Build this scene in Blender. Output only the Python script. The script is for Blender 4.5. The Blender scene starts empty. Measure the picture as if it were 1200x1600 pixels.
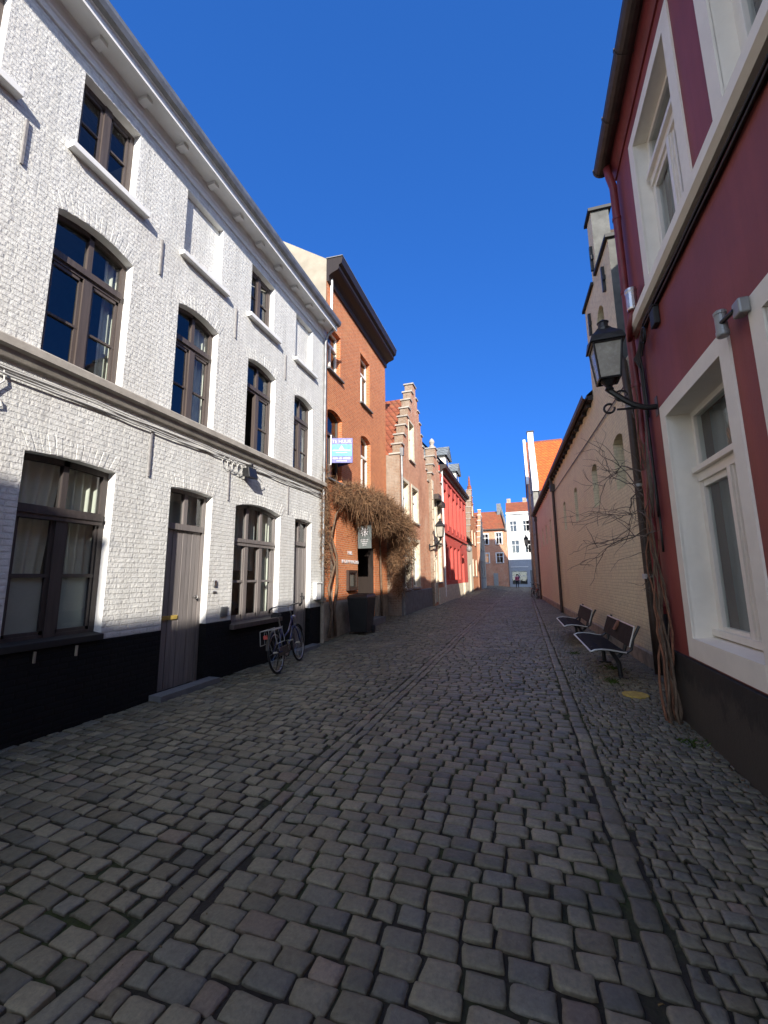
import bpy, bmesh, math, random
import numpy as np
from mathutils import Vector, Matrix
random.seed(7)
rng = np.random.default_rng(11)
scene = bpy.context.scene
COL = scene.collection
PI = math.pi

# ------------------------------------------------------------------ helpers
class MB:
    def __init__(s):
        s.v = []; s.f = []
    def poly(s, *pts):
        i = len(s.v); s.v += [tuple(p) for p in pts]; s.f.append(tuple(range(i, i + len(pts))))
    def hexa(s, p):
        i = len(s.v); s.v += [tuple(q) for q in p]
        for f in ((0, 3, 2, 1), (4, 5, 6, 7), (0, 1, 5, 4), (1, 2, 6, 5), (2, 3, 7, 6), (3, 0, 4, 7)):
            s.f.append(tuple(i + k for k in f))
    def box(s, x0, x1, y0, y1, z0, z1):
        s.hexa([(x0, y0, z0), (x1, y0, z0), (x1, y1, z0), (x0, y1, z0), (x0, y0, z1), (x1, y0, z1), (x1, y1, z1), (x0, y1, z1)])
    def fbox(s, fr, u0, u1, v0, v1, d0, d1):
        s.hexa([fr(u0, v0, d0), fr(u1, v0, d0), fr(u1, v0, d1), fr(u0, v0, d1), fr(u0, v1, d0), fr(u1, v1, d0), fr(u1, v1, d1), fr(u0, v1, d1)])
    def tube(s, pts, r, n=8, caps=True):
        pts = [Vector(p) for p in pts]
        if not isinstance(r, (list, tuple)): r = [r] * len(pts)
        base = len(s.v); prev = None
        for k, p in enumerate(pts):
            t = (pts[min(k + 1, len(pts) - 1)] - pts[max(k - 1, 0)])
            t = t.normalized() if t.length > 1e-9 else Vector((0, 0, 1))
            if prev is None:
                a = Vector((0, 0, 1)) if abs(t.z) < .9 else Vector((1, 0, 0))
                x = t.cross(a).normalized()
            else:
                x = (prev - t * prev.dot(t))
                x = x.normalized() if x.length > 1e-6 else t.orthogonal().normalized()
            prev = x; y = t.cross(x)
            for j in range(n):
                an = 2 * PI * j / n
                s.v.append(tuple(p + (x * math.cos(an) + y * math.sin(an)) * r[k]))
        for k in range(len(pts) - 1):
            for j in range(n):
                a = base + k * n + j; b = base + k * n + (j + 1) % n
                s.f.append((a, b, b + n, a + n))
        if caps:
            s.f.append(tuple(base + j for j in range(n))[::-1])
            e = base + (len(pts) - 1) * n
            s.f.append(tuple(e + j for j in range(n)))
    def lathe(s, c, prof, n=16, axis='z'):
        base = len(s.v)
        for r, h in prof:
            for j in range(n):
                an = 2 * PI * j / n
                a, b = r * math.cos(an), r * math.sin(an)
                if axis == 'z': q = (c[0] + a, c[1] + b, c[2] + h)
                elif axis == 'x': q = (c[0] + h, c[1] + a, c[2] + b)
                else: q = (c[0] + a, c[1] + h, c[2] + b)
                s.v.append(q)
        for k in range(len(prof) - 1):
            for j in range(n):
                a = base + k * n + j; b = base + k * n + (j + 1) % n
                s.f.append((a, b, b + n, a + n))
        s.f.append(tuple(base + j for j in range(n))[::-1])
        e = base + (len(prof) - 1) * n
        s.f.append(tuple(e + j for j in range(n)))
    def extrude(s, fr, prof, u0, u1):
        """closed profile of (d, v) points run along u"""
        n = len(prof); i = len(s.v)
        s.v += [tuple(fr(u0, v, d)) for d, v in prof] + [tuple(fr(u1, v, d)) for d, v in prof]
        for k in range(n):
            a, b = i + k, i + (k + 1) % n
            s.f.append((a, b, b + n, a + n))
        s.f.append(tuple(i + k for k in range(n))[::-1]); s.f.append(tuple(i + n + k for k in range(n)))
    def torus(s, c, R, r, axis, n=28, m=8):
        ax = Vector(axis).normalized(); x = ax.orthogonal().normalized(); y = ax.cross(x); base = len(s.v)
        for k in range(n):
            a = 2 * PI * k / n; d = x * math.cos(a) + y * math.sin(a)
            for j in range(m):
                b = 2 * PI * j / m
                s.v.append(tuple(Vector(c) + d * (R + r * math.cos(b)) + ax * (r * math.sin(b))))
        for k in range(n):
            for j in range(m):
                a = base + k * m + j; b = base + k * m + (j + 1) % m
                a2 = base + ((k + 1) % n) * m + j; b2 = base + ((k + 1) % n) * m + (j + 1) % m
                s.f.append((a, b, b2, a2))
    def build(s, name, mat, parent=None, smooth=False, bevel=0, recalc=True):
        me = bpy.data.meshes.new(name); me.from_pydata(s.v, [], s.f); me.update()
        if recalc:
            bm = bmesh.new(); bm.from_mesh(me); bmesh.ops.recalc_face_normals(bm, faces=bm.faces[:])
            bm.to_mesh(me); bm.free()
        if smooth:
            me.polygons.foreach_set('use_smooth', [True] * len(me.polygons))
        o = bpy.data.objects.new(name, me); COL.objects.link(o)
        if mat: me.materials.append(mat)
        if parent:
            o.parent = parent
            o.matrix_parent_inverse = world_of(parent).inverted()
        if bevel:
            b = o.modifiers.new('Bevel', 'BEVEL'); b.width = bevel; b.segments = 2; b.limit_method = 'ANGLE'
        return o

def world_of(o):
    m = Matrix.Translation(o.location) @ o.rotation_euler.to_matrix().to_4x4()
    if o.parent:
        m = world_of(o.parent) @ o.matrix_parent_inverse @ m
    return m
def tag(o, label, cat, group=None, kind=None):
    o['label'] = label; o['category'] = cat
    if group: o['group'] = group
    if kind: o['kind'] = kind
    return o
def thing(name, loc, label, cat, group=None, rz=0):
    o = bpy.data.objects.new(name, None); COL.objects.link(o); o.location = loc; o.rotation_euler = (0, 0, rz)
    o.empty_display_size = .2
    return tag(o, label, cat, group)
def copy_tree(o, parent=None):
    c = o.copy(); COL.objects.link(c)
    if parent: c.parent = parent
    for ch in list(o.children): copy_tree(ch, c)
    return c

def frame(O, U, N):
    O = Vector(O); U = Vector(U).normalized(); N = Vector(N).normalized()
    def fr(u, v, d=0.0): return O + U * u + N * d + Vector((0, 0, v))
    return fr
def LF(X): return frame((X, 0, 0), (0, 1, 0), (1, 0, 0))
def RF(X): return frame((X, 0, 0), (0, 1, 0), (-1, 0, 0))
def EF(Y): return frame((0, Y, 0), (1, 0, 0), (0, -1, 0))

def S(a):
    a = np.clip(a, 0, 1); return a * a * (3 - 2 * a)
def gz(x, y):
    x = np.asarray(x, float); y = np.asarray(y, float)
    h = .21 * S((y - 7.5) / 9) * S((-x - 1.9) / 2.2)
    h = h - .03 * S((x + 1.7) / .4) * S((.4 - x) / .4 + .5) * 0
    h = h + .008 * np.sin(x * 1.7 + y * .9) + .006 * np.sin(x * 3.1 - y * 1.7 + 1) + .005 * np.sin(y * 2.6 + x * .6)
    h = h - .009 * np.exp(-((x + 1.68) / .22) ** 2) - .008 * np.exp(-((x - .47) / .2) ** 2)
    return h
def gzf(x, y): return float(gz(x, y))

# ------------------------------------------------------------------ materials
class NT:
    def __init__(s, name):
        m = bpy.data.materials.new(name); m.use_nodes = True; s.m = m; s.t = m.node_tree; s.t.nodes.clear()
        s.out = s.n('ShaderNodeOutputMaterial')
    def n(s, typ, **kw):
        nd = s.t.nodes.new(typ)
        for k, v in kw.items():
            if k.startswith('i_'):
                nd.inputs[k[2:].replace('_', ' ')].default_value = v
            else: setattr(nd, k, v)
        return nd
    def l(s, a, b): s.t.links.new(a, b)
    def bsdf(s, **kw):
        b = s.n('ShaderNodeBsdfPrincipled'); s.l(b.outputs[0], s.out.inputs[0])
        for k, v in kw.items(): b.inputs[k].default_value = v
        return b
    def pos(s): return s.n('ShaderNodeNewGeometry').outputs['Position']
    def uvw(s):
        """wall coordinates: (x + y, z, x - y)"""
        sp = s.n('ShaderNodeSeparateXYZ'); s.l(s.pos(), sp.inputs[0])
        ad = s.math('ADD', sp.outputs[0], sp.outputs[1]); sb = s.math('SUBTRACT', sp.outputs[0], sp.outputs[1])
        c = s.n('ShaderNodeCombineXYZ'); s.l(ad, c.inputs[0]); s.l(sp.outputs[2], c.inputs[1]); s.l(sb, c.inputs[2])
        return c.outputs[0]
    def math(s, op, a, b=None, c=None):
        nd = s.n('ShaderNodeMath', operation=op)
        for i, q in enumerate((a, b, c)):
            if q is None: continue
            if isinstance(q, (int, float)): nd.inputs[i].default_value = q
            else: s.l(q, nd.inputs[i])
        return nd.outputs[0]
    def noise(s, vec, scale, detail=4, rough=.55, dist=0):
        nd = s.n('ShaderNodeTexNoise'); nd.inputs['Scale'].default_value = scale; nd.inputs['Detail'].default_value = detail
        nd.inputs['Roughness'].default_value = rough; nd.inputs['Distortion'].default_value = dist
        s.l(vec, nd.inputs['Vector']); return nd.outputs[0]
    def ramp(s, fac, stops):
        nd = s.n('ShaderNodeValToRGB'); e = nd.color_ramp.elements
        while len(e) > 1: e.remove(e[-1])
        for i, (p, c) in enumerate(stops):
            q = e[0] if i == 0 else e.new(p)
            q.position = p; q.color = (*c, 1) if len(c) == 3 else c
        s.l(fac, nd.inputs[0]); return nd.outputs[0]
    def mix(s, fac, a, b, mode='MIX'):
        nd = s.n('ShaderNodeMix', data_type='RGBA', blend_type=mode)
        for idx, q in ((0, fac), (6, a), (7, b)):
            if isinstance(q, (int, float)): nd.inputs[idx].default_value = q
            elif isinstance(q, tuple): nd.inputs[idx].default_value = (*q, 1)
            else: s.l(q, nd.inputs[idx])
        return nd.outputs[2]
    def bump(s, h, strength, dist, normal=None):
        nd = s.n('ShaderNodeBump'); nd.inputs['Strength'].default_value = strength; nd.inputs['Distance'].default_value = dist
        s.l(h, nd.inputs['Height'])
        if normal: s.l(normal, nd.inputs['Normal'])
        return nd.outputs[0]
    def scalevec(s, vec, sc):
        nd = s.n('ShaderNodeMapping'); nd.inputs['Scale'].default_value = sc; s.l(vec, nd.inputs[0]); return nd.outputs[0]

def mat_plain(name, c, rough=.6, metal=0, var=.15, nscale=6, bump=0, spec=.5, coat=0):
    m = NT(name); b = m.bsdf(Roughness=rough, Metallic=metal)
    b.inputs['Specular IOR Level'].default_value = spec; b.inputs['Coat Weight'].default_value = coat
    p = m.pos(); f = m.noise(p, nscale, 5, .6)
    lo = tuple(q * (1 - var) for q in c); hi = tuple(min(1, q * (1 + var)) for q in c)
    m.l(m.ramp(f, [(.3, lo), (.7, hi)]), b.inputs['Base Color'])
    r = m.noise(p, nscale * 3, 3); m.l(m.math('MULTIPLY_ADD', r, .25, rough - .12), b.inputs['Roughness'])
    if bump: m.l(m.bump(m.noise(p, nscale * 5, 6, .65), 1, bump), b.inputs['Normal'])
    return m.m

def mat_brick(name, c1, c2, mortar, bw=.2, bh=.062, ms=.012, rough=.85, bumpd=.006, lump=.004, stain=None, var=.5, pale=None, offs=.5, streak=0):
    m = NT(name); b = m.bsdf(Roughness=rough); b.inputs['Specular IOR Level'].default_value = .25
    v = m.uvw()
    jit = m.n('ShaderNodeVectorMath', operation='MULTIPLY_ADD')
    nz = m.n('ShaderNodeTexNoise'); nz.inputs['Scale'].default_value = 4; m.l(v, nz.inputs['Vector'])
    m.l(nz.outputs['Color'], jit.inputs[0]); jit.inputs[1].default_value = (.012, .012, 0); m.l(v, jit.inputs[2])
    br = m.n('ShaderNodeTexBrick'); br.offset = offs
    m.l(jit.outputs[0], br.inputs['Vector'])
    br.inputs['Scale'].default_value = 1; br.inputs['Mortar Size'].default_value = ms; br.inputs['Mortar Smooth'].default_value = .35
    br.inputs['Brick Width'].default_value = bw; br.inputs['Row Height'].default_value = bh; br.inputs['Bias'].default_value = 0
    br.inputs['Color1'].default_value = (*c1, 1); br.inputs['Color2'].default_value = (*c2, 1); br.inputs['Mortar'].default_value = (*mortar, 1)
    col = br.outputs['Color']
    f1 = m.noise(v, 9, 5, .7); col = m.mix(var, col, m.ramp(f1, [(.25, (.35, .35, .35)), (.5, (1, 1, 1)), (.8, (1.35, 1.3, 1.2))]), 'MULTIPLY')
    f2 = m.noise(v, .7, 5, .65)
    if stain: col = m.mix(m.ramp(f2, [(.52, (0, 0, 0)), (.72, (.6, .6, .6))]), col, stain)
    if pale:
        f3 = m.noise(m.scalevec(v, (1, .6, 1)), 1.1, 6, .7)
        col = m.mix(m.ramp(f3, [(.5, (0, 0, 0)), (.66, (.75, .75, .75))]), col, pale)
    if streak:
        f4 = m.noise(m.scalevec(v, (5, .35, 1)), 1, 5, .6); col = m.mix(streak, col, m.ramp(f4, [(.42, (1, 1, 1)), (.66, (.35, .33, .30))]), 'MULTIPLY')
        f5 = m.noise(v, 16, 4, .7); col = m.mix(m.ramp(f5, [(.69, (0, 0, 0)), (.74, (.5, .5, .5))]), col, (.42, .36, .31))
    m.l(col, b.inputs['Base Color'])
    h = m.math('MULTIPLY', br.outputs['Fac'], -bumpd)
    h = m.math('ADD', h, m.math('MULTIPLY', m.noise(v, 22, 5, .65), lump))
    h = m.math('ADD', h, m.math('MULTIPLY', m.noise(v, 6, 3, .6), lump * .9))
    m.l(m.bump(h, 1, 1), b.inputs['Normal'])
    return m.m

def mat_tiles(name, c1, c2, bw=.24, bh=.28, rough=.8, moss=None):
    m = NT(name); b = m.bsdf(Roughness=rough)
    v = m.uvw()
    br = m.n('ShaderNodeTexBrick'); br.offset = 0; m.l(v, br.inputs['Vector'])
    br.inputs['Scale'].default_value = 1; br.inputs['Mortar Size'].default_value = .02; br.inputs['Mortar Smooth'].default_value = .8
    br.inputs['Brick Width'].default_value = bw; br.inputs['Row Height'].default_value = bh
    br.inputs['Color1'].default_value = (*c1, 1); br.inputs['Color2'].default_value = (*c2, 1); br.inputs['Mortar'].default_value = (*[q * .45 for q in c1], 1)
    f = m.noise(v, 3, 5, .7); col = m.mix(.6, br.outputs['Color'], m.ramp(f, [(.3, (.55, .55, .55)), (.6, (1.1, 1.1, 1.1))]), 'MULTIPLY')
    if moss: col = m.mix(m.ramp(m.noise(v, 1.6, 5, .7), [(.5, (0, 0, 0)), (.75, (.7, .7, .7))]), col, moss)
    m.l(col, b.inputs['Base Color'])
    w = m.n('ShaderNodeTexWave'); w.inputs['Scale'].default_value = 2 * PI / (bw * 20) * 1.0; m.l(v, w.inputs['Vector'])
    h = m.math('ADD', m.math('MULTIPLY', br.outputs['Fac'], -.02), m.math('MULTIPLY', w.outputs['Fac'], .02))
    m.l(m.bump(h, 1, 1), b.inputs['Normal'])
    return m.m

def mat_glass(name, tint=(.75, .8, .8), ior=1.75, wav=.0016, rough=.0):
    m = NT(name)
    tr = m.n('ShaderNodeBsdfTransparent'); tr.inputs[0].default_value = (*tint, 1)
    gl = m.n('ShaderNodeBsdfGlossy'); gl.inputs['Roughness'].default_value = rough; gl.inputs['Color'].default_value = (.97, .98, 1, 1)
    lw = m.n('ShaderNodeLayerWeight'); lw.inputs['Blend'].default_value = .5          # same from both sides: a thin pane
    f0 = ((ior - 1) / (ior + 1)) ** 2
    fr = m.math('MULTIPLY_ADD', m.math('POWER', lw.outputs['Facing'], 5.0), 1 - f0, f0)
    mx = m.n('ShaderNodeMixShader'); m.l(fr, mx.inputs[0]); m.l(tr.outputs[0], mx.inputs[1]); m.l(gl.outputs[0], mx.inputs[2])
    m.l(mx.outputs[0], m.out.inputs[0])
    bp = m.bump(m.noise(m.pos(), 2.2, 1, .4), 1, wav); m.l(bp, gl.inputs['Normal'])
    return m.m

def mat_wood(name, c, rough=.6):
    m = NT(name); b = m.bsdf(Roughness=rough); p = m.pos()
    f = m.noise(m.scalevec(p, (30, 30, 1.5)), 1, 5, .6)
    m.l(m.ramp(f, [(.25, tuple(q * .7 for q in c)), (.7, tuple(q * 1.2 for q in c))]), b.inputs['Base Color'])
    m.l(m.bump(f, .6, .002), b.inputs['Normal']); return m.m

def mat_sett(name, dark):
    m = NT(name); b = m.bsdf(Roughness=.6); p = m.pos()
    at = m.n('ShaderNodeAttribute', attribute_name='tone')
    f = m.noise(p, 45, 6, .7); g = m.noise(p, 1.3, 4, .6)
    col = m.mix(1.0, at.outputs['Color'], m.ramp(f, [(.2, (.55, .55, .55)), (.55, (1, 1, 1)), (.85, (1.45, 1.42, 1.35))]), 'MULTIPLY')
    col = m.mix(.7, col, m.ramp(g, [(.3, (.72, .74, .72)), (.7, (1.2, 1.17, 1.12))]), 'MULTIPLY')
    m.l(col, b.inputs['Base Color'])
    m.l(m.math('MULTIPLY_ADD', m.noise(p, 14, 4), .35, .36), b.inputs['Roughness'])
    h = m.math('ADD', m.math('MULTIPLY', m.noise(p, 60, 5, .7), .004), m.math('MULTIPLY', m.noise(p, 16, 3), .006))
    m.l(m.bump(h, .8, 1), b.inputs['Normal']); return m.m

def mat_joint(name):
    m = NT(name); b = m.bsdf(Roughness=.95); p = m.pos()
    f = m.noise(p, 40, 6, .7); g = m.noise(p, 1.1, 5, .65)
    dirt = m.ramp(f, [(.3, (.012, .010, .008)), (.7, (.036, .030, .023))])
    moss = m.ramp(f, [(.3, (.018, .026, .006)), (.7, (.05, .07, .014))])
    m.l(m.mix(m.ramp(g, [(.46, (0, 0, 0)), (.62, (1, 1, 1))]), dirt, moss), b.inputs['Base Color'])
    m.l(m.bump(f, 1, .012), b.inputs['Normal']); return m.m

M = {}
M['white_brick'] = mat_brick('white painted brick', (.755, .755, .725), (.715, .715, .685), (.66, .66, .635), bw=.19, bh=.063, ms=.011, bumpd=.0055, lump=.012, var=.12, rough=.78, stain=(.60, .58, .55), streak=.2)
M['white_paint'] = mat_plain('white paint', (.78, .78, .76), .5, var=.05, bump=.0008)
M['white_render'] = mat_plain('white render reveal', (.80, .80, .78), .75, var=.06, nscale=9, bump=.003)
M['black_plinth'] = mat_brick('black painted brick', (.005, .005, .006), (.007, .007, .008), (.004, .004, .004), bw=.19, bh=.063, bumpd=.006, lump=.005, var=.5, rough=.75)

M['old_iron'] = mat_plain('old painted iron', (.22, .21, .21), .7, var=.3, nscale=20)
M['taupe'] = mat_wood('taupe painted wood', (.088, .069, .062), .5)
M['taupe_door'] = mat_wood('grey taupe plank', (.205, .185, .178), .6)
M['taupe_light'] = mat_wood('grey taupe painted wood', (.185, .165, .158), .5)
M['dimcurtain'] = mat_plain('dark grey net curtain', (.26, .255, .24), .9, var=.06)
M['dark_wood'] = mat_wood('dark brown wood', (.022, .014, .011), .5)
M['taupe_dark'] = mat_wood('dark taupe painted wood', (.058, .048, .046), .5)
M['blackframe'] = mat_wood('black painted wood', (.020, .017, .017), .45)
M['stone'] = mat_plain('grey limestone', (.36, .33, .29), .8, var=.25, nscale=5, bump=.003)
M['stone_pale'] = mat_plain('pale sandstone', (.62, .54, .41), .85, var=.25, nscale=6, bump=.004)
M['stone_dirty'] = mat_plain('dirty plinth stone', (.30, .25, .19), .85, var=.4, nscale=4, bump=.004)
M['bluestone'] = mat_plain('bluestone plinth', (.14, .145, .15), .7, var=.25, nscale=5, bump=.003)
M['glass'] = mat_glass('window glass')
M['glass_dull'] = mat_glass('lamp glass', (.55, .55, .5), 1.5, .0005, .12)
M['frost'] = mat_plain('frosted film', (.46, .50, .47), .4, var=.05, spec=.5)
M['curtain'] = mat_plain('cream curtain', (.78, .76, .64), .9, var=.06)
M['greycurtain'] = mat_plain('grey net curtain', (.34, .34, .33), .9, var=.06)
M['orange_brick'] = mat_brick('orange red brick', (.60, .185, .065), (.48, .135, .05), (.50, .30, .19), bw=.19, bh=.06, ms=.009, bumpd=.004, lump=.004, var=.45, stain=(.58, .28, .13))
M['plaster_wall'] = mat_plain('weathered plaster', (.33, .29, .225), .9, var=.2, nscale=2, bump=.004)
M['cream_plaster'] = mat_plain('cream plaster', (.60, .53, .41), .9, var=.12, nscale=3, bump=.004)
M['old_brick'] = mat_brick('old pink brick', (.62, .25, .135), (.52, .185, .095), (.56, .40, .29), bw=.2, bh=.06, ms=.011, bumpd=.006, lump=.006, var=.7, pale=(.60, .40, .28), stain=(.30, .12, .07))
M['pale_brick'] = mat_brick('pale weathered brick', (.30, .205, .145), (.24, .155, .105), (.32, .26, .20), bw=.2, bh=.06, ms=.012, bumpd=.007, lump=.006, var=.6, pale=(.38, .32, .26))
M['coral'] = mat_plain('coral red painted render', (.52, .080, .060), .7, var=.08, nscale=3, bump=.002)
M['coral_trim'] = mat_plain('coral trim', (.52, .085, .062), .7, var=.1)
def mat_render(name, c, rough, dirt=(.10, .07, .06)):
    m = NT(name); b = m.bsdf(Roughness=rough); v = m.uvw(); p = m.pos()
    col = m.ramp(m.noise(v, .9, 6, .62), [(.3, tuple(q * .84 for q in c)), (.7, tuple(q * 1.14 for q in c))])
    col = m.mix(.22, col, m.ramp(m.noise(m.scalevec(v, (7, .3, 1)), 1, 6, .65), [(.4, (1.1, 1.1, 1.1)), (.68, (.45, .42, .42))]), 'MULTIPLY')
    col = m.mix(m.ramp(m.noise(v, 11, 5, .75), [(.66, (0, 0, 0)), (.74, (.25, .25, .25))]), col, tuple(min(1, q * 1.5 + .03) for q in c))
    sp = m.n('ShaderNodeSeparateXYZ'); m.l(p, sp.inputs[0])
    z = m.math('ADD', sp.outputs[2], m.math('MULTIPLY', m.noise(v, 5, 5, .7), .9)); col = m.mix(m.ramp(z, [(.85, (.7, .7, .7)), (1.0, (0, 0, 0))]), col, dirt)
    m.l(col, b.inputs['Base Color'])
    h = m.math('ADD', m.math('MULTIPLY', m.noise(v, 30, 6, .7), .0022), m.math('MULTIPLY', m.noise(v, 2.5, 3, .5), .006))
    m.l(m.bump(h, 1, 1), b.inputs['Normal']); return m.m
M['tar'] = mat_render('black plinth paint', (.015, .015, .015), .62, (.062, .052, .042))
M['maroon'] = mat_render('maroon painted render', (.262, .053, .044), .6)
M['maroon_metal'] = mat_plain('maroon pipe', (.19, .03, .032), .45, var=.2)
M['offwhite'] = mat_plain('off white render', (.86, .79, .68), .7, var=.05, nscale=4, bump=.0015)
M['offwhite_wood'] = mat_plain('off white painted wood', (.86, .79, .69), .45, var=.05, bump=.0006)
M['tan_brick'] = mat_brick('tan painted brick', (.85, .745, .50), (.81, .705, .47), (.72, .62, .40), bw=.19, bh=.066, ms=.011, bumpd=.006, lump=.005, var=.35, rough=.8, stain=(.68, .54, .37))
M['shaded_cement'] = mat_plain('shade darkened cement render', (.105, .105, .098), .9, var=.3, nscale=3, bump=.005)  # grey darkened to stand in for shade on the tan gable's sides
M['grey_render'] = mat_plain('grey render', (.25, .245, .22), .9, var=.3, nscale=3, bump=.005)
M['yellow_lichen'] = mat_brick('mossy brick', (.36, .28, .13), (.30, .23, .11), (.25, .2, .12), bumpd=.01, lump=.012, var=.6, stain=(.10, .10, .03))
M['zinc'] = mat_plain('weathered zinc', (.24, .245, .25), .55, metal=.6, var=.25)
M['brown_slat'] = mat_wood('weathered slit board', (.11, .085, .055), .8)
M['brown_metal'] = mat_plain('dark brown metal', (.042, .026, .020), .5, var=.4, nscale=8)
M['lamp_panel'] = mat_plain('dusty lamp glass', (.36, .34, .28), .25, var=.2, nscale=8)
M['black_metal'] = mat_plain('black metal', (.014, .014, .015), .4, var=.3)
M['steel'] = mat_plain('brushed steel', (.62, .62, .62), .3, metal=1, var=.1)
M['greymetal'] = mat_plain('grey painted metal', (.28, .285, .28), .4, metal=.3, var=.1)
M['slate'] = mat_tiles('slate roof', (.16, .18, .19), (.21, .23, .24), .3, .2)
M['red_tiles'] = mat_tiles('weathered red tiles', (.34, .095, .04), (.26, .07, .035), moss=(.16, .11, .05))
M['orange_tiles'] = mat_tiles('new orange tiles', (.70, .13, .022), (.60, .10, .02))
M['dark_tiles'] = mat_tiles('old dark tiles', (.10, .05, .035), (.07, .04, .03), moss=(.06, .06, .03))
M['white_end'] = mat_plain('white stucco', (.80, .79, .76), .8, var=.05, nscale=2, bump=.002)
M['grey_blue'] = mat_plain('grey blue shopfront paint', (.34, .37, .42), .6, var=.12)
M['rubber'] = mat_plain('rubber', (.012, .012, .012), .8, var=.2)
M['bike_blue'] = mat_plain('blue bicycle paint', (.008, .014, .09), .3, var=.1, coat=.5)
M['chrome'] = mat_plain('dull chrome', (.42, .42, .42), .3, metal=1, var=.05)
M['bin'] = mat_plain('black plastic', (.012, .012, .013), .45, var=.2)
M['bench_slat'] = mat_plain('black bench mesh', (.006, .006, .006), .75, var=.2, spec=.12)
M['bench_rim'] = mat_plain('pale metal edge', (.55, .55, .52), .35, metal=.4, var=.1)
M['bench_back'] = mat_plain('dark bench back', (.022, .018, .016), .75, var=.2, spec=.15)
M['bark'] = mat_plain('climber bark', (.13, .085, .055), .9, var=.4, nscale=12, bump=.004)
M['bark_red'] = mat_plain('reddish climber bark', (.20, .085, .045), .85, var=.4, nscale=12, bump=.003)
M['twig'] = mat_plain('grey twig', (.12, .092, .072), .9, var=.3, nscale=12)
M['sett'] = mat_sett('granite sett', 1)
M['joint'] = mat_joint('mossy joint')
M['yellow'] = mat_plain('yellow paint worn', (.42, .30, .07), .8, var=.3, nscale=20, bump=.002)
M['weed'] = mat_plain('weed leaf', (.04, .075, .012), .7, var=.4)
M['violet'] = mat_plain('violet sign', (.045, .045, .27), .45, var=.05)
M['teal'] = mat_plain('teal sign', (.008, .25, .29), .45, var=.05)
M['signwhite'] = mat_plain('white sign print', (.50, .50, .52), .5, var=.03)
M['signgrey'] = mat_plain('grey green sign', (.10, .12, .12), .55, var=.1)
M['skin'] = mat_plain('skin', (.45, .24, .17), .55, var=.05)
M['pink'] = mat_plain('pink jacket', (.40, .07, .15), .8, var=.2)
M['navy'] = mat_plain('navy trousers', (.012, .014, .03), .85, var=.2)
M['hair'] = mat_plain('dark hair', (.03, .018, .012), .7, var=.3)
M['cable'] = mat_plain('black cable', (.010, .010, .010), .5, var=.2)
M['pale_cable'] = mat_plain('painted cable', (.55, .54, .52), .6, var=.1)
M['room'] = mat_plain('dim room wall', (.20, .18, .16), .9, var=.1)
M['bulb'] = mat_plain('lamp glass bulb', (.5, .5, .48), .3, var=.05)

# creeper twig material: per twig tone
def mat_tone(name, rough=.9):
    m = NT(name); b = m.bsdf(Roughness=rough); at = m.n('ShaderNodeAttribute', attribute_name='tone')
    m.l(at.outputs['Color'], b.inputs['Base Color']); b.inputs['Specular IOR Level'].default_value = .2; return m.m
M['creeper'] = mat_tone('dry creeper twig')

# ------------------------------------------------------------------ wall builder
def arch_at(o, u):
    if not o.get('rise'): return o['v1']
    c = (o['u0'] + o['u1']) / 2; h = (o['u1'] - o['u0']) / 2
    return o['v1'] + o['rise'] * max(0, 1 - ((u - c) / h) ** 2)
def facade(fr, name, mat, parent, u0, u1, v0, top, ops, depth=.12, d=0.0, tops=None, reveal_mat=None):
    """tops: list of (ua, ub, v) steps, else a level top"""
    mb = MB(); revs = []
    brk = {u0, u1}
    for o in ops:
        n = 10 if o.get('rise') else 1
        for k in range(n + 1): brk.add(o['u0'] + (o['u1'] - o['u0']) * k / n)
    if tops:
        for a, b, v in tops: brk |= {a, b}
    bs = sorted(b for b in brk if u0 - 1e-9 <= b <= u1 + 1e-9)
    def topat(u):
        if tops:
            for a, b, v in tops:
                if a - 1e-9 <= u <= b + 1e-9: return v
        return top
    for a, b in zip(bs[:-1], bs[1:]):
        if b - a < 1e-6: continue
        mid = (a + b) / 2; tv = topat(mid)
        if tv is None: continue
        holes = []
        for o in ops:
            if o['u0'] < mid < o['u1']: holes.append((o['v0'], o['v0'], arch_at(o, a), arch_at(o, b)))
        holes.sort(); la = lb = v0
        for h0, h1, h2, h3 in holes:
            if h0 > la + 1e-6 and h0 < tv: mb.poly(fr(a, la, d), fr(b, lb, d), fr(b, h1, d), fr(a, h0, d))
            if h0 < tv: la, lb = max(la, min(h2, tv)), max(lb, min(h3, tv))
        if tv > la + 1e-6: mb.poly(fr(a, la, d), fr(b, lb, d), fr(b, tv, d), fr(a, tv, d))
    for o in ops:
        a, b = o['u0'], o['u1']; lo = max(o['v0'], v0); dd = o.get('depth', depth)
        hi_a = min(arch_at(o, a), topat(a)); hi_b = min(arch_at(o, b), topat(b))
        if hi_a <= lo: continue
        R = MB() if reveal_mat else mb
        R.poly(fr(a, lo, d), fr(a, lo, -dd), fr(a, hi_a, -dd), fr(a, hi_a, d))
        R.poly(fr(b, lo, d), fr(b, hi_b, d), fr(b, hi_b, -dd), fr(b, lo, -dd))
        if o['v0'] >= v0: R.poly(fr(a, lo, d), fr(b, lo, d), fr(b, lo, -dd), fr(a, lo, -dd))
        if o['v1'] < topat((a + b) / 2) - 1e-6:
            n = 10 if o.get('rise') else 1
            for k in range(n):
                p = a + (b - a) * k / n; q = a + (b - a) * (k + 1) / n
                R.poly(fr(p, arch_at(o, p), d), fr(p, arch_at(o, p), -dd), fr(q, arch_at(o, q), -dd), fr(q, arch_at(o, q), d))
        if reveal_mat: revs.append(R)
    ob = mb.build(name, mat, parent)
    for R in revs: R.build('reveal', reveal_mat, ob)
    return ob

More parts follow.
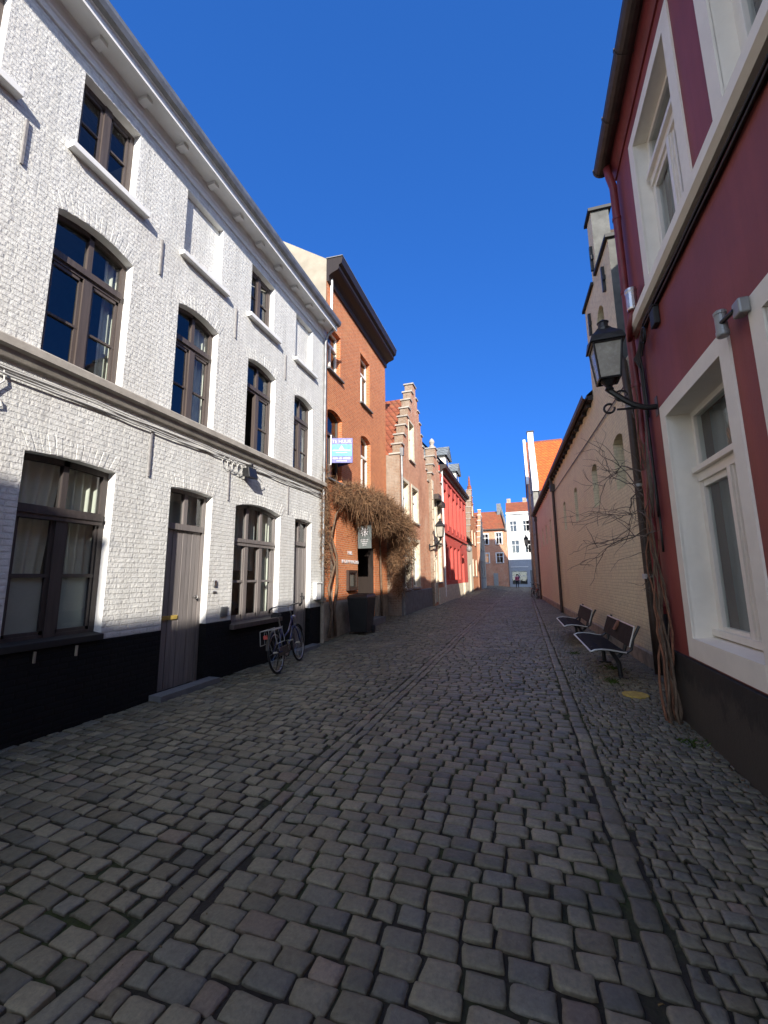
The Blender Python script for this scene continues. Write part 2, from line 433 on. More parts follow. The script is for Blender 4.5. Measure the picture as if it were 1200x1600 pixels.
def OP(u0, u1, v0, v1, rise=0, **k): return dict(u0=u0, u1=u1, v0=v0, v1=v1, rise=rise, **k)

def bar(mb, fr, u0, u1, v0, v1, d0, d1): mb.fbox(fr, u0, u1, v0, v1, d0, d1)

def wframe(mb, fr, o, fw, d0, d1, over=.03, bottom=True):
    a, b, lo = o['u0'], o['u1'], o['v0']
    bar(mb, fr, a - over, a + fw, lo - over, o['v1'] + (over if not o.get('rise') else 0), d0, d1)
    bar(mb, fr, b - fw, b + over, lo - over, o['v1'] + (over if not o.get('rise') else 0), d0, d1)
    if bottom: bar(mb, fr, a + fw, b - fw, lo - over, lo + fw, d0, d1)
    n = 10 if o.get('rise') else 1
    for k in range(n):
        p = a + fw + (b - a - 2 * fw) * k / n; q = a + fw + (b - a - 2 * fw) * (k + 1) / n
        vp, vq = arch_at(o, p), arch_at(o, q)
        mb.hexa([fr(p, vp - fw, d0), fr(q, vq - fw, d0), fr(q, vq - fw, d1), fr(p, vp - fw, d1),
                 fr(p, vp + over, d0), fr(q, vq + over, d0), fr(q, vq + over, d1), fr(p, vp + over, d1)])

def pane(fr, o, d, parent, mat=None, lo=None, hi=None, u0=None, u1=None, name='pane'):
    mb = MB(); a = o['u0'] if u0 is None else u0; b = o['u1'] if u1 is None else u1
    lo = o['v0'] if lo is None else lo; hi = (o['v1'] + o.get('rise', 0)) if hi is None else hi
    p = [fr(a, lo, d), fr(b, lo, d), fr(b, hi, d), fr(a, hi, d)]
    if (p[1] - p[0]).cross(p[2] - p[1]).dot(fr(a, lo, 1) - fr(a, lo, 0)) < 0: p.reverse()
    mb.poly(*p)
    return mb.build(name, mat or M['glass'], parent, recalc=False)

def curtain(fr, a, b, lo, hi, d, parent, mat, waves=5, amp=.03, gather=0):
    mb = MB(); n = waves * 8; rows = 6
    for i in range(n + 1):
        for r in range(rows + 1):
            t = i / n; tv = r / rows
            shrink = 1 - gather * (1 - tv) * (1 if tv < .7 else 0.6)
            u = a + (b - a) * t * shrink
            mb.v.append(tuple(fr(u, lo + (hi - lo) * tv, d + amp * math.sin(t * waves * 2 * PI + .4 * math.sin(tv * 3)) * (.6 + .4 * tv))))
    for i in range(n):
        for r in range(rows):
            p = i * (rows + 1) + r; mb.f.append((p, p + 1, p + rows + 2, p + rows + 1))
    return mb.build('curtain', mat, parent, smooth=True)

def sill(fr, a, b, v, h, d0, d1, mat, parent, slope=.02):
    mb = MB()
    mb.hexa([fr(a, v - h, d0), fr(b, v - h, d0), fr(b, v - h, d1), fr(a, v - h, d1), fr(a, v, d0), fr(b, v, d0), fr(b, v - slope, d1), fr(a, v - slope, d1)])
    return mb.build('sill', mat, parent, bevel=.006)

def soldier(fr, o, parent, mat, h=.22, d=.004, name='brick_arch', bw=.062):
    """a row of upright bricks over an opening, 4 mm proud of the wall"""
    mb = MB(); a, b = o['u0'] - .03, o['u1'] + .03; n = int((b - a) / bw); c = (a + b) / 2
    fan = .16 if o.get('rise') else .08
    for k in range(n):
        p = a + (b - a) * (k + .06) / n; q = a + (b - a) * (k + .94) / n
        pc = min(max(p, o['u0']), o['u1']); qc = min(max(q, o['u0']), o['u1'])
        vp, vq = arch_at(o, pc) + .004, arch_at(o, qc) + .004
        jx = random.uniform(-.003, .003); hh = h + random.uniform(-.02, .012); dd = d * .5 + random.uniform(-.0015, .0035)
        sp = (p - c) * fan * 1.2; sq = (q - c) * fan * 1.2
        mb.hexa([fr(p, vp, -.01), fr(q, vq, -.01), fr(q, vq, dd), fr(p, vp, dd),
                 fr(p + sp + jx, vp + hh, -.01), fr(q + sq + jx, vq + hh, -.01), fr(q + sq + jx, vq + hh, dd), fr(p + sp + jx, vp + hh, dd)])
    return mb.build(name, mat, parent, bevel=.004)

def anchor(fr, u, v0, v1, parent, mat, d=.03, w=.018):
    mb = MB(); mb.fbox(fr, u - w, u + w, v0, v1, 0, d); return mb.build('wall_anchor', mat, parent)

def shell(name, mat, parent, pts, z0, z1):
    """vertical walls along an open plan polyline"""
    mb = MB()
    for (x0, y0), (x1, y1) in zip(pts[:-1], pts[1:]): mb.poly((x0, y0, z0), (x1, y1, z0), (x1, y1, z1), (x0, y0, z1))
    return mb.build(name, mat, parent)

# =====================================================================  GROUND
def make_ground():
    ys = np.concatenate([np.linspace(-40, -1, 20), np.arange(-.8, 30, .25), np.arange(30, 75, 1.0), np.array([80, 100, 150, 300])])
    xs = np.concatenate([np.array([-300, -60, -20, -10, -8, -6.5]), np.arange(-5.4, 2.9, .15), np.array([4, 6, 10, 20, 60, 300])])
    X, Y = np.meshgrid(xs, ys); Z = gz(np.clip(X, -6, 3), np.clip(Y, -2, 70)) - .014
    v = np.stack([X.ravel(), Y.ravel(), Z.ravel()], 1); nx = len(xs)
    f = [(r * nx + c, r * nx + c + 1, (r + 1) * nx + c + 1, (r + 1) * nx + c) for r in range(len(ys) - 1) for c in range(nx - 1)]
    me = bpy.data.meshes.new('ground'); me.from_pydata(v.tolist(), [], f); me.materials.append(M['joint'])
    me.polygons.foreach_set('use_smooth', [True] * len(f))
    o = bpy.data.objects.new('ground', me); COL.objects.link(o); o['kind'] = 'structure'
make_ground()

PAL = np.array([[.158, .146, .102], [.140, .131, .094], [.172, .157, .110], [.124, .120, .092], [.152, .134, .091], [.134, .130, .105], [.192, .176, .124]])
PINK = np.array([.178, .142, .108])
def stones(name, cx, cy, hx, hy, rot, near, palshift=1.0, pinkp=.012, dome=.0045, jit=.007):
    cx, cy, hx, hy, rot = map(np.asarray, (cx, cy, hx, hy, rot)); n = len(cx)
    if near:
        r = .17; ring = []
        for sx, sy in ((1, 1), (-1, 1), (-1, -1), (1, -1)):
            a = [(sx, sy * (1 - 2 * r)), (sx * .955, sy * .955), (sx * (1 - 2 * r), sy)]
            ring += a if sx * sy > 0 else a[::-1]
        ring = np.array(ring)
    else:
        ring = np.array([(1, .6), (.6, 1), (-.6, 1), (-1, .6), (-1, -.6), (-.6, -1), (.6, -1), (1, -.6)])
    k = len(ring)
    cj = rng.uniform(-jit, jit, (n, 4, 2))
    def bil(p):
        s = (p[:, 0] + 1) / 2; t = (p[:, 1] + 1) / 2
        w = np.stack([(1 - s) * (1 - t), s * (1 - t), (1 - s) * t, s * t], 1)
        return np.einsum('kc,ncd->nkd', w, cj)
    levels = ([(1.0, -.035), (.985, -.0065), (.945, -.0012), (.62, 0)] if near else [(1.0, -.03), (.965, -.004), (.8, 0)])
    zj = rng.normal(0, .0028, n); tx = rng.normal(0, .016, n); ty = rng.normal(0, .018, n); dm = dome * rng.uniform(.3, 1.2, n)
    c, s = np.cos(rot), np.sin(rot); V = []
    wob = rng.normal(0, .0026, (n, k, 2))
    for sc, z in levels + [(0.0, None)]:
        p = ring * sc if z is not None else np.zeros((1, 2))
        lx = p[None, :, 0] * hx[:, None]; ly = p[None, :, 1] * hy[:, None]
        off = bil(p); lx = lx + off[:, :, 0]; ly = ly + off[:, :, 1]
        if z is not None: lx = lx + wob[:, :, 0] * sc; ly = ly + wob[:, :, 1] * sc
        wx = cx[:, None] + lx * c[:, None] - ly * s[:, None]; wy = cy[:, None] + lx * s[:, None] + ly * c[:, None]
        zz = (z if z is not None else .002) + dm[:, None] * (1 - sc ** 2) + zj[:, None] + tx[:, None] * lx + ty[:, None] * ly
        zz = zz + gz(cx, cy)[:, None]
        V.append(np.stack([wx, wy, zz], 2))
    V = np.concatenate(V, 1); nv = V.shape[1]; L = len(levels)
    q = []
    for l in range(L - 1):
        for j in range(k): q.append((l * k + j, l * k + (j + 1) % k, (l + 1) * k + (j + 1) % k, (l + 1) * k + j))
    t = [((L - 1) * k + j, (L - 1) * k + (j + 1) % k, L * k) for j in range(k)]
    q = np.array(q); t = np.array(t); base = (np.arange(n) * nv)[:, None, None]
    Q = (q[None] + base).reshape(-1, 4); T = (t[None] + base).reshape(-1, 3)
    me = bpy.data.meshes.new(name); me.vertices.add(n * nv); me.vertices.foreach_set('co', V.reshape(-1).astype(np.float32))
    loops = np.concatenate([Q.ravel(), T.ravel()]); me.loops.add(len(loops)); me.loops.foreach_set('vertex_index', loops.astype(np.int32))
    st = np.concatenate([np.arange(len(Q)) * 4, len(Q) * 4 + np.arange(len(T)) * 3]); me.polygons.add(len(st))
    me.polygons.foreach_set('loop_start', st.astype(np.int32))
    me.polygons.foreach_set('loop_total', np.concatenate([np.full(len(Q), 4), np.full(len(T), 3)]).astype(np.int32))
    me.polygons.foreach_set('use_smooth', np.ones(len(st), bool)); me.update(calc_edges=True)
    col = PAL[rng.integers(0, len(PAL), n)] * rng.uniform(.72, 1.28, (n, 1)) * palshift
    pk = rng.random(n) < pinkp; col[pk] = PINK * rng.uniform(.8, 1.3, (pk.sum(), 1)) * palshift
    A = np.ones((n, nv, 4), np.float32); A[:, :, :3] = col[:, None, :]
    at = me.attributes.new('tone', 'FLOAT_COLOR', 'POINT'); at.data.foreach_set('color', A.reshape(-1))
    me.materials.append(M['sett'])
    o = bpy.data.objects.new(name, me); COL.objects.link(o); o['kind'] = 'structure'
    return o

def rows_x(x0, x1, y0, y1, rp, lw, wav=0.0, gap=.0074, xb=None):
    """courses across the street, each a run of setts along x"""
    out = []; y = y0
    while y < y1:
        h = rp * random.uniform(.92, 1.1); a = x0 - random.uniform(0, lw)
        ph = random.uniform(0, 6)
        b = x1 if xb is None else xb(y)
        while a < b:
            w = lw * random.choice((.72, .85, .95, 1, 1, 1.05, 1.12, 1.25)); p, q = max(a, x0), min(a + w, b)
            if q - p > lw * .35:
                m_ = (p + q) / 2; dy = wav * math.sin(m_ * 1.3 + y * .35) + random.gauss(0, .004)
                out.append((m_, y + h / 2 + dy, (q - p) / 2 - gap * random.uniform(.45, 1.1), h / 2 - gap * random.uniform(.45, 1.1), random.gauss(0, .03)))
            a += w
        y += h
    return out
def rows_y(x0, cols, w, y0, y1, ln, gap=.0065):
    out = []
    for c in range(cols):
        y = y0 - random.uniform(0, ln)
        while y < y1:
            l = ln * random.uniform(.75, 1.25)
            out.append((x0 + w * (c + .5) + random.gauss(0, .004), y + l / 2, w / 2 - gap * random.uniform(.4, 1), l / 2 - gap * random.uniform(.4, 1), random.gauss(0, .02)))
            y += l
    return out
def split(lst):
    n = [s for s in lst if s[1] < 13]; f = [s for s in lst if s[1] >= 13]; return n, f
def xr(y): return 1.62 if y < 5.72 else 2.06 - .0427 * (y - 5.72)
road = rows_x(-1.60, .38, .3, 62, .113, .166, .010) + rows_y(-1.80, 2, .098, .3, 62, .185) + rows_y(.38, 1, .125, .3, 62, .17)
left = rows_x(-4.70, -1.803, .3, 62, .118, .162, .040, gap=.0092)
right = rows_x(.515, 2.06, .3, 34, .083, .092, .02, gap=.0066, xb=xr)
right += rows_x(.515, 1.0, 34, 62, .09, .11, .02)
for nm, lst, ps, pk, jt in (('road', road, 1.0, .03, .006), ('pavement', left, .95, .015, .009), ('pavement', right, .98, .006, .007)):
    n_, f_ = split(lst)
    for part, near in ((n_, True), (f_, False)):
        stones(nm, *zip(*part), near, ps, pk, jit=jt)
# behind the camera and beyond: setts continue as a coarser bedding only

# =====================================================================  WHITE HOUSE (left)
XL = -4.71
fl = LF(XL)
white = thing('white_house', (XL, 3, 0), 'long white painted brick house with black base, grey string course and white cornice', 'house')
up = [OP(1.0, 1.98, 6.62, 7.66), OP(2.74, 3.51, 6.62, 7.69), OP(6.02, 6.80, 6.62, 7.70)]
blind = [OP(4.37, 5.20, 6.58, 7.70, depth=.10), OP(7.68, 8.47, 6.60, 7.72, depth=.10)]
mid = [OP(.93, 1.86, 3.92, 5.70, .085), OP(2.64, 3.58, 3.92, 5.70, .085), OP(4.35, 5.21, 3.92, 5.69, .085), OP(6.02, 6.94, 3.92, 5.68, .085), OP(7.69, 8.55, 3.92, 5.67, .10)]
gw1 = OP(2.62, 3.61, .93, 2.86, .03); door1 = OP(4.45, 5.29, -.1, 2.86, .03); gw2 = OP(5.86, 7.27, .80, 2.82, .10); door2 = OP(7.84, 8.58, -.1, 2.84, .03)
wall = facade(fl, 'wall', M['white_brick'], white, -9.0, 9.15, .87, 7.86, up + blind + mid + [gw1, door1, gw2, door2], .12, reveal_mat=M['white_render'])
facade(fl, 'plinth', M['black_plinth'], white, -9.0, 9.15, -.2, .872, [door1, OP(5.86, 7.27, .80, 2), door2], .12, d=.012)
for a, b in ((-9, 2.59), (3.64, 4.45), (5.29, 5.83), (7.30, 7.84), (8.58, 9.14)):
    mb = MB(); mb.fbox(fl, a, b, .868, .874, -.001, .0125); mb.build('plinth_edge', M['tar'], white)
for o in mid[:5] + [gw2]: soldier(fl, o, wall, M['white_brick'], .21)
for o in (gw1, door1, door2, up[1]): soldier(fl, o, wall, M['white_brick'], .20)
for o in blind:
    mb = MB(); mb.poly(fl(o['u0'] - .05, o['v0'] - .05, -.099), fl(o['u1'] + .05, o['v0'] - .05, -.099), fl(o['u1'] + .05, o['v1'] + .05, -.099), fl(o['u0'] - .05, o['v1'] + .05, -.099))
    w = mb.build('blind_window', M['white_brick'], white); sill(fl, o['u0'] - .07, o['u1'] + .15, o['v0'] - .015, .09, -.05, .09, M['white_paint'], w)
    mb = MB(); mb.lathe(fl(o['u0'] + .12, o['v0'] + .08, -.10), [(.05, 0), (.05, .05)], 10, 'x'); mb.build('vent', M['stone'], w)
# string course, cornice
mb = MB(); mb.extrude(fl, [(-.02, 3.72), (.05, 3.72), (.075, 3.77), (.085, 3.80), (.13, 3.82), (.13, 3.90), (.10, 3.925), (-.02, 3.93)], -9, 9.14)
mb.build('string_course', M['stone'], white)
mb = MB()
mb.extrude(fl, [(-.02, 7.86), (.03, 7.86), (.03, 7.94), (.055, 7.96), (.055, 8.08), (.07, 8.11), (-.02, 8.11)], -9, 9.14)
mb.extrude(fl, [(-.02, 8.112), (.31, 8.112), (.31, 8.06), (.35, 8.06), (.35, 8.16), (.38, 8.17), (-.02, 8.2)], -9, 9.16)
for k in range(-18, 10):
    y = 2.76 + .655 * k; mb.fbox(fl, y - .05, y + .05, 8.055, 8.115, .07, .22)
mb.build('cornice', M['white_paint'], white)
mb = MB(); mb.extrude(fl, [(.30, 8.202), (.385, 8.172), (.44, 8.19), (.47, 8.25), (.475, 8.31), (.462, 8.31), (.455, 8.26), (.43, 8.21), (.38, 8.20), (.31, 8.21)], -9, 9.17)
mb.build('gutter', M['zinc'], white)
mb = MB(); mb.poly(fl(-9, 8.22, .44), fl(9.2, 8.22, .44), fl(9.2, 11.1, -3.8), fl(-9, 11.1, -3.8)); mb.poly(fl(-9, 11.1, -3.8), fl(9.2, 11.1, -3.8), fl(9.2, 8.2, -8), fl(-9, 8.2, -8)); mb.build('roof', M['dark_tiles'], white)
shell('rear_wall', M['white_brick'], white, [(XL, -9), (XL - 8, -9), (XL - 8, 9.2), (XL - .02, 9.2)], -.2, 8.3)
mb = MB()
for z in (3.3, 6.2): mb.poly((XL - .13, -9, z), (XL - .13, 9.19, z), (XL - 4.5, 9.19, z), (XL - 4.5, -9, z))
for y in (-8.98, .3, 4.0, 5.6, 7.55, 9.18): mb.poly((XL - .13, y, -.2), (XL - .13, y, 8.1), (XL - 4.5, y, 8.1), (XL - 4.5, y, -.2))
mb.poly((XL - 4.5, -9, -.2), (XL - 4.5, 9.2, -.2), (XL - 4.5, 9.2, 8.1), (XL - 4.5, -9, 8.1)); mb.build('room_wall', M['room'], white)

D0, D1 = -.185, -.12       # window timber sits behind the reveal
def twin(o, bars='up', open_left=False, curt=None):
    mb = MB(); a, b = o['u0'], o['u1']; c = (a + b) / 2; lo = o['v0']; hi = o['v1'] + o.get('rise', 0)
    wframe(mb, fl, o, .06, D0, D1)
    if bars == 'up':
        bar(mb, fl, c - .045, c + .045, lo, hi, D0, D1 + .012); md = (lo + hi) / 2
        bar(mb, fl, a + .06, c - .05, md - .013, md + .013, D0 + .02, D1 - .01); bar(mb, fl, c + .05, b - .06, md - .013, md + .013, D0 + .02, D1 - .01)
        for s0, s1 in ((a + .06, c - .045), (c + .045, b - .06)):
            bar(mb, fl, s0, s0 + .035, lo + .06, hi, D0 + .02, D1 - .012); bar(mb, fl, s1 - .035, s1, lo + .06, hi, D0 + .02, D1 - .012)
            bar(mb, fl, s0, s1, lo + .05, lo + .10, D0 + .02, D1 - .012); bar(mb, fl, s0, s1, hi - .1, hi - .05, D0 + .02, D1 - .012)
    else:
        t = 5.22
        bar(mb, fl, a + .05, b - .05, t - .03, t + .05, D0, D1 + .03); bar(mb, fl, a + .05, b - .05, t - .075, t - .03, D0, D1)
        bar(mb, fl, c - .05, c + .05, lo, t - .075, D0, D1 + .015); bar(mb, fl, c - .03, c + .03, t + .05, hi, D0, D1)
        for s0, s1 in ((a + .06, c - .05), (c + .05, b - .06)):
            if open_left and s0 < c - .2: continue
            bar(mb, fl, s0, s0 + .035, lo + .05, t - .075, D0 + .02, D1 - .012); bar(mb, fl, s1 - .035, s1, lo + .05, t - .075, D0 + .02, D1 - .012)
            bar(mb, fl, s0, s1, lo + .05, lo + .11, D0 + .02, D1 - .012); bar(mb, fl, s0, s1, t - .12, t - .075, D0 + .02, D1 - .012)
            m_ = lo + .58; bar(mb, fl, s0, s1, m_ - .014, m_ + .014, D0 + .02, D1 - .008)
    w = mb.build('window', M['taupe'], white)
    if open_left:
        pane(fl, o, D0 + .03, w, u0=c, hi=hi); pane(fl, o, D0 + .03, w, u0=a, u1=c, lo=5.22)
        mb = MB(); sd = -.20
        mb.hexa([fl(a + .05, lo + .05, -.15), fl(a + .09, lo + .05, -.15), fl(a + .04, lo + .05, -.55), fl(a, lo + .05, -.55), fl(a + .05, 5.14, -.15), fl(a + .09, 5.14, -.15), fl(a + .04, 5.14, -.55), fl(a, 5.14, -.55)])
        mb.build('open_sash', M['taupe'], w)
    else: pane(fl, o, D0 + .03, w)
    return w
for k, o in enumerate(up):
    w = twin(o, 'up'); sill(fl, o['u0'] - .09, o['u1'] + .17, o['v0'] - .02, .10, -.12, .10, M['white_paint'], w)
for k, o in enumerate(mid):
    w = twin(o, 'mid', open_left=(k == 3))
    c = (o['u0'] + o['u1']) / 2
    if k in (1,): curtain(fl, c + .28, o['u1'] - .02, 3.95, 5.7, -.26, w, M['curtain'], 2, .02)
    if k in (2,): curtain(fl, c + .12, o['u1'] - .02, 3.95, 5.7, -.26, w, M['curtain'], 3, .03)
    if k in (4,): curtain(fl, c + .05, o['u1'] - .02, 3.95, 5.1, -.26, w, M['greycurtain'], 3, .03)
# ground floor window with curtains
def gwin1():
    o = gw1; a, b, lo = o['u0'], o['u1'], o['v0']; hi = o['v1'] + o['rise']; c = (a + b) / 2; mb = MB(); t = 2.27
    wframe(mb, fl, o, .065, D0, D1)
    bar(mb, fl, a + .05, b - .05, t - .07, t + .07, D0, D1 + .03); bar(mb, fl, a + .05, b - .05, t - .02, t + .02, D1 + .03, D1 + .045)
    bar(mb, fl, c - .055, c + .055, lo, t - .07, D0, D1 + .015); bar(mb, fl, c - .03, c + .03, t + .07, hi, D0, D1)
    for s0, s1 in ((a + .065, c - .055), (c + .055, b - .065)):
        bar(mb, fl, s0, s0 + .035, lo + .05, t - .07, D0 + .02, D1 - .012); bar(mb, fl, s1 - .035, s1, lo + .05, t - .07, D0 + .02, D1 - .012)
        bar(mb, fl, s0, s1, lo + .05, lo + .10, D0 + .02, D1 - .012); bar(mb, fl, s0, s1, 1.585, 1.625, D0 + .02, D1 - .005)
    w = mb.build('window', M['taupe_dark'], white)
    pane(fl, o, D0 + .03, w)
    mb = MB(); mb.poly(fl(a, lo, D0 + .022), fl(b, lo, D0 + .022), fl(b, 1.6, D0 + .022), fl(a, 1.6, D0 + .022)); mb.build('frosted_film', M['frost'], w)
    curtain(fl, a + .02, c + .02, 1.2, hi, -.25, w, M['curtain'], 4, .03, .25); curtain(fl, c + .06, b + .02, 1.2, hi, -.25, w, M['curtain'], 5, .03, 0)
    sill(fl, a - .01, b + .01, lo + .03, .09, -.12, .04, M['tar'], w)
    for u in (a + .30, b - .28):
        mb = MB(); mb.fbox(fl, u - .008, u + .008, .74, .85, .012, .035); mb.build('sill_bracket', M['stone_dirty'], w)
gwin1()
def gwin2():
    o = gw2; a, b, lo = o['u0'], o['u1'], o['v0']; hi = o['v1'] + o['rise']; mb = MB(); t = 2.22
    wframe(mb, fl, o, .06, D0, D1)
    bar(mb, fl, a + .05, b - .05, t - .08, t + .05, D0, D1 + .025); bar(mb, fl, a + .05, b - .05, t - .02, t + .01, D1 + .025, D1 + .04)
    xs = [a + .06, a + .06 + (b - a - .12) / 3, a + .06 + 2 * (b - a - .12) / 3, b - .06]
    for x in xs[1:3]:
        bar(mb, fl, x - .032, x + .032, t + .05, hi, D0, D1); bar(mb, fl, x - .045, x + .045, lo, t - .08, D0, D1 + .01)
    for s0, s1 in zip(xs[:-1], xs[1:]):
        bar(mb, fl, s0, s1, 1.485, 1.525, D0 + .02, D1 - .005); bar(mb, fl, s0, s0 + .07, lo + .05, t - .08, D0 + .02, D1 - .01); bar(mb, fl, s1 - .07, s1, lo + .05, t - .08, D0 + .02, D1 - .01)
        bar(mb, fl, s0, s1, lo + .05, lo + .12, D0 + .02, D1 - .01)
    w = mb.build('window', M['taupe_light'], white); pane(fl, o, D0 + .03, w)
    curtain(fl, b - .42, b - .02, lo, hi, -.27, w, M['curtain'], 3, .03); curtain(fl, a, a + .95, 1.7, hi, -.30, w, M['greycurtain'], 7, .02)
    sill(fl, a - .03, b + .03, lo + .015, .10, -.12, .09, M['taupe'], w)
gwin2()
def plankdoor(o, npl, handle_u, slot=False):
    a, b = o['u0'], o['u1']; hi = o['v1'] + o['rise']; mb = MB(); t = 2.33
    fw = .055
    bar(mb, fl, a - .03, a + fw, -.1, o['v1'] + .02, D0, D1); bar(mb, fl, b - fw, b + .03, -.1, o['v1'] + .02, D0, D1)
    bar(mb, fl, a + fw, b - fw, hi - .06, hi + .03, D0, D1); bar(mb, fl, a + fw, b - fw, t - .05, t + .04, D0, D1 + .02)
    c = (a + b) / 2; bar(mb, fl, c - .035, c + .035, t + .04, hi - .06, D0, D1)
    d = mb.build('door_frame', M['taupe_light'], white); curtain(fl, a, b, t, hi, -.30, d, M['greycurtain'], 4, .02)
    mb = MB(); w = (b - a - 2 * fw) / npl
    for k in range(npl): bar(mb, fl, a + fw + w * k + .003, a + fw + w * (k + 1) - .003, .03, t - .052, D0 + .005, D1 - .02 - (.004 if k % 2 else 0))
    dr = mb.build('door', M['taupe_door'], white, bevel=.004)
    pane(fl, OP(a + fw, b - fw, t + .04, hi - .05), D0 + .03, d)
    mb = MB(); bar(mb, fl, a - .12, b + .12, -.08, .07, .0125, .22); mb.build('door_step', M['bluestone'], white)
    if slot:
        mb = MB(); bar(mb, fl, a + .10, a + .40, .985, 1.04, D1 - .025, D1 - .005); mb.build('letter_slot', M['yellow'], dr)
        mb = MB(); mb.lathe(fl(b - .14, 1.28, D1 - .03), [(.012, 0), (.012, .05), (.028, .055), (.028, .075), (.01, .08)], 10, 'x'); mb.build('knob', M['steel'], dr)
    else:
        mb = MB(); bar(mb, fl, b - .16, b - .11, 1.0, 1.22, D1 - .024, D1 - .012); mb.tube([fl(b - .135, 1.14, D1 - .02), fl(b - .135, 1.14, D1 + .045), fl(b - .30, 1.14, D1 + .045)], .012, 8); mb.build('handle', M['black_metal'], dr)
plankdoor(door1, 8, 0, True); plankdoor(door2, 7, 0)
for u, v0, v1 in ((2.25, 5.84, 6.38), (3.98, 5.88, 6.44), (4.06, 2.92, 3.63), (5.64, 2.87, 3.47), (5.62, 5.86, 6.44), (7.52, 2.91, 3.51), (7.28, 5.85, 6.43)):
    anchor(fl, u, v0, v1, white, M['old_iron'], .022, .011)
# cable run under the string course, and coils by the lamp
mb = MB()
for k in range(4):
    pts = []; y = -2 + 0.0
    while y < 9.1:
        pts.append(fl(y, 3.655 - .028 * k - .02 * abs(math.sin(y * 1.9 + k)) + random.uniform(-.006, .006), .02 + .012 * (k % 2))); y += .22
    mb.tube(pts, .011 if k % 2 else .009, 6)
mb.build('cable_bundle', M['pale_cable'], white, smooth=True)
mb = MB()
for k in range(4):
    c0 = 5.55 + .12 * k; mb.tube([fl(c0 + .13 * math.cos(t * .55) + .02 * t / 10, 3.50 + .11 * math.sin(t * .55) - .01 * k, .025 + .006 * k) for t in range(14)], .007, 6)
mb.tube([fl(2.35, 3.60, .02), fl(2.36, 3.48, .03), fl(2.30, 3.40, .03), fl(2.29, 3.33, .02), fl(2.36, 3.27, .02), fl(2.37, 3.22, .02), fl(2.30, 3.20, .02)], .008, 6)
mb.tube([fl(6.3, 3.55, .03), fl(6.55, 3.40, .03), fl(6.62, 3.30, .03), fl(6.5, 3.25, .03), fl(6.35, 3.33, .05)], .007, 6)
mb.build('loose_cable', M['pale_cable'], white, smooth=True)
mb = MB(); mb.fbox(fl, 5.40, 5.46, 1.43, 1.53, 0, .03); mb.fbox(fl, 5.39, 5.47, 1.33, 1.36, 0, .02); mb.build('doorbell', M['steel'], white, bevel=.004)
mb = MB(); mb.fbox(fl, 5.60, 5.76, .94, 1.10, 0, .02)
for k in range(5): mb.fbox(fl, 5.615, 5.745, .955 + .028 * k, .968 + .028 * k, .02, .028)
mb.build('air_vent', M['bluestone'], white)
mb = MB(); mb.fbox(fl, 8.72, 8.95, 1.05, 1.42, 0, .09); mb.fbox(fl, 8.70, 8.97, 1.42, 1.45, 0, .11); mb.build('meter_box', M['white_paint'], white, bevel=.006)
mb = MB(); mb.tube([fl(9.08, z, .06) for z in (.1, 2, 4, 6, 7.75)] + [fl(9.08, 7.95, .12), fl(9.08, 8.16, .38)], .038, 10); mb.build('downpipe', M['zinc'], white, smooth=True)
mb = MB(); mb.tube([fl(9.08, z, .06) for z in (-.05, .95)], .05, 10); mb.fbox(fl, 8.96, 9.13, .98, 1.08, 0, .13); mb.build('pipe_shoe', M['stone_dirty'], white)

# lamp under the string course
wl = thing('wall_floodlight', fl(6.08, 3.5, 0), 'small black floodlight box under the grey string course of the white house', 'floodlight')
mb = MB(); mb.fbox(fl, 6.05, 6.09, 3.55, 3.60, 0, .16); mb.tube([fl(6.07, 3.57, .0), fl(6.07, 3.58, .12), fl(6.07, 3.52, .16)], .016, 8); mb.build('bracket', M['black_metal'], wl)
mb = MB(); mb.hexa([fl(5.94, 3.36, .05), fl(6.20, 3.36, .05), fl(6.20, 3.34, .20), fl(5.94, 3.34, .20), fl(5.96, 3.52, .04), fl(6.18, 3.52, .04), fl(6.18, 3.53, .16), fl(5.96, 3.53, .16)]); mb.build('housing', M['black_metal'], wl, bevel=.01)

# =====================================================================  ORANGE BRICK HOUSE
orange = thing('brick_house', (XL, 11.7, 0), 'tall orange brick house with dark overhanging cornice next to the white house', 'house')
o_u1 = OP(9.32, 10.14, 7.20, 8.50); o_u2 = OP(11.70, 12.56, 7.22, 8.92); o_m1 = OP(9.34, 10.28, 4.16, 5.98, .12); o_m2 = OP(11.72, 12.60, 4.2, 6.02, .12)
o_d = OP(11.46, 12.90, -.2, 2.55, .06, depth=.9); o_w = OP(9.60, 9.92, .95, 2.85, .05, depth=.08)
owall = facade(fl, 'wall', M['orange_brick'], orange, 9.2, 14.28, -.2, 9.72, [o_u1, o_u2, o_m1, o_m2, o_d, o_w], .13)
for o in (o_u1, o_u2, o_m1, o_m2):
    mb = MB(); a, b = o['u0'], o['u1']; c = (a + b) / 2; hi = o['v1'] + o['rise']; lo = o['v0']; t = lo + (hi - lo) * .66
    wframe(mb, fl, o, .05, -.19, -.13); bar(mb, fl, a + .05, b - .05, t - .05, t + .03, -.19, -.11)
    bar(mb, fl, c - .03, c + .03, lo, t, -.19, -.125)
    w = mb.build('window', M['taupe'] if o in (o_m1,) else M['offwhite_wood'], orange); pane(fl, o, -.165, w)
    curtain(fl, a + .03, b - .03, lo, t, -.30, w, M['greycurtain'], 5, .02)
    sill(fl, a - .06, b + .12, lo - .01, .07, -.1, .09, M['bluestone'], w)
    soldier(fl, o, owall, M['orange_brick'], .2)
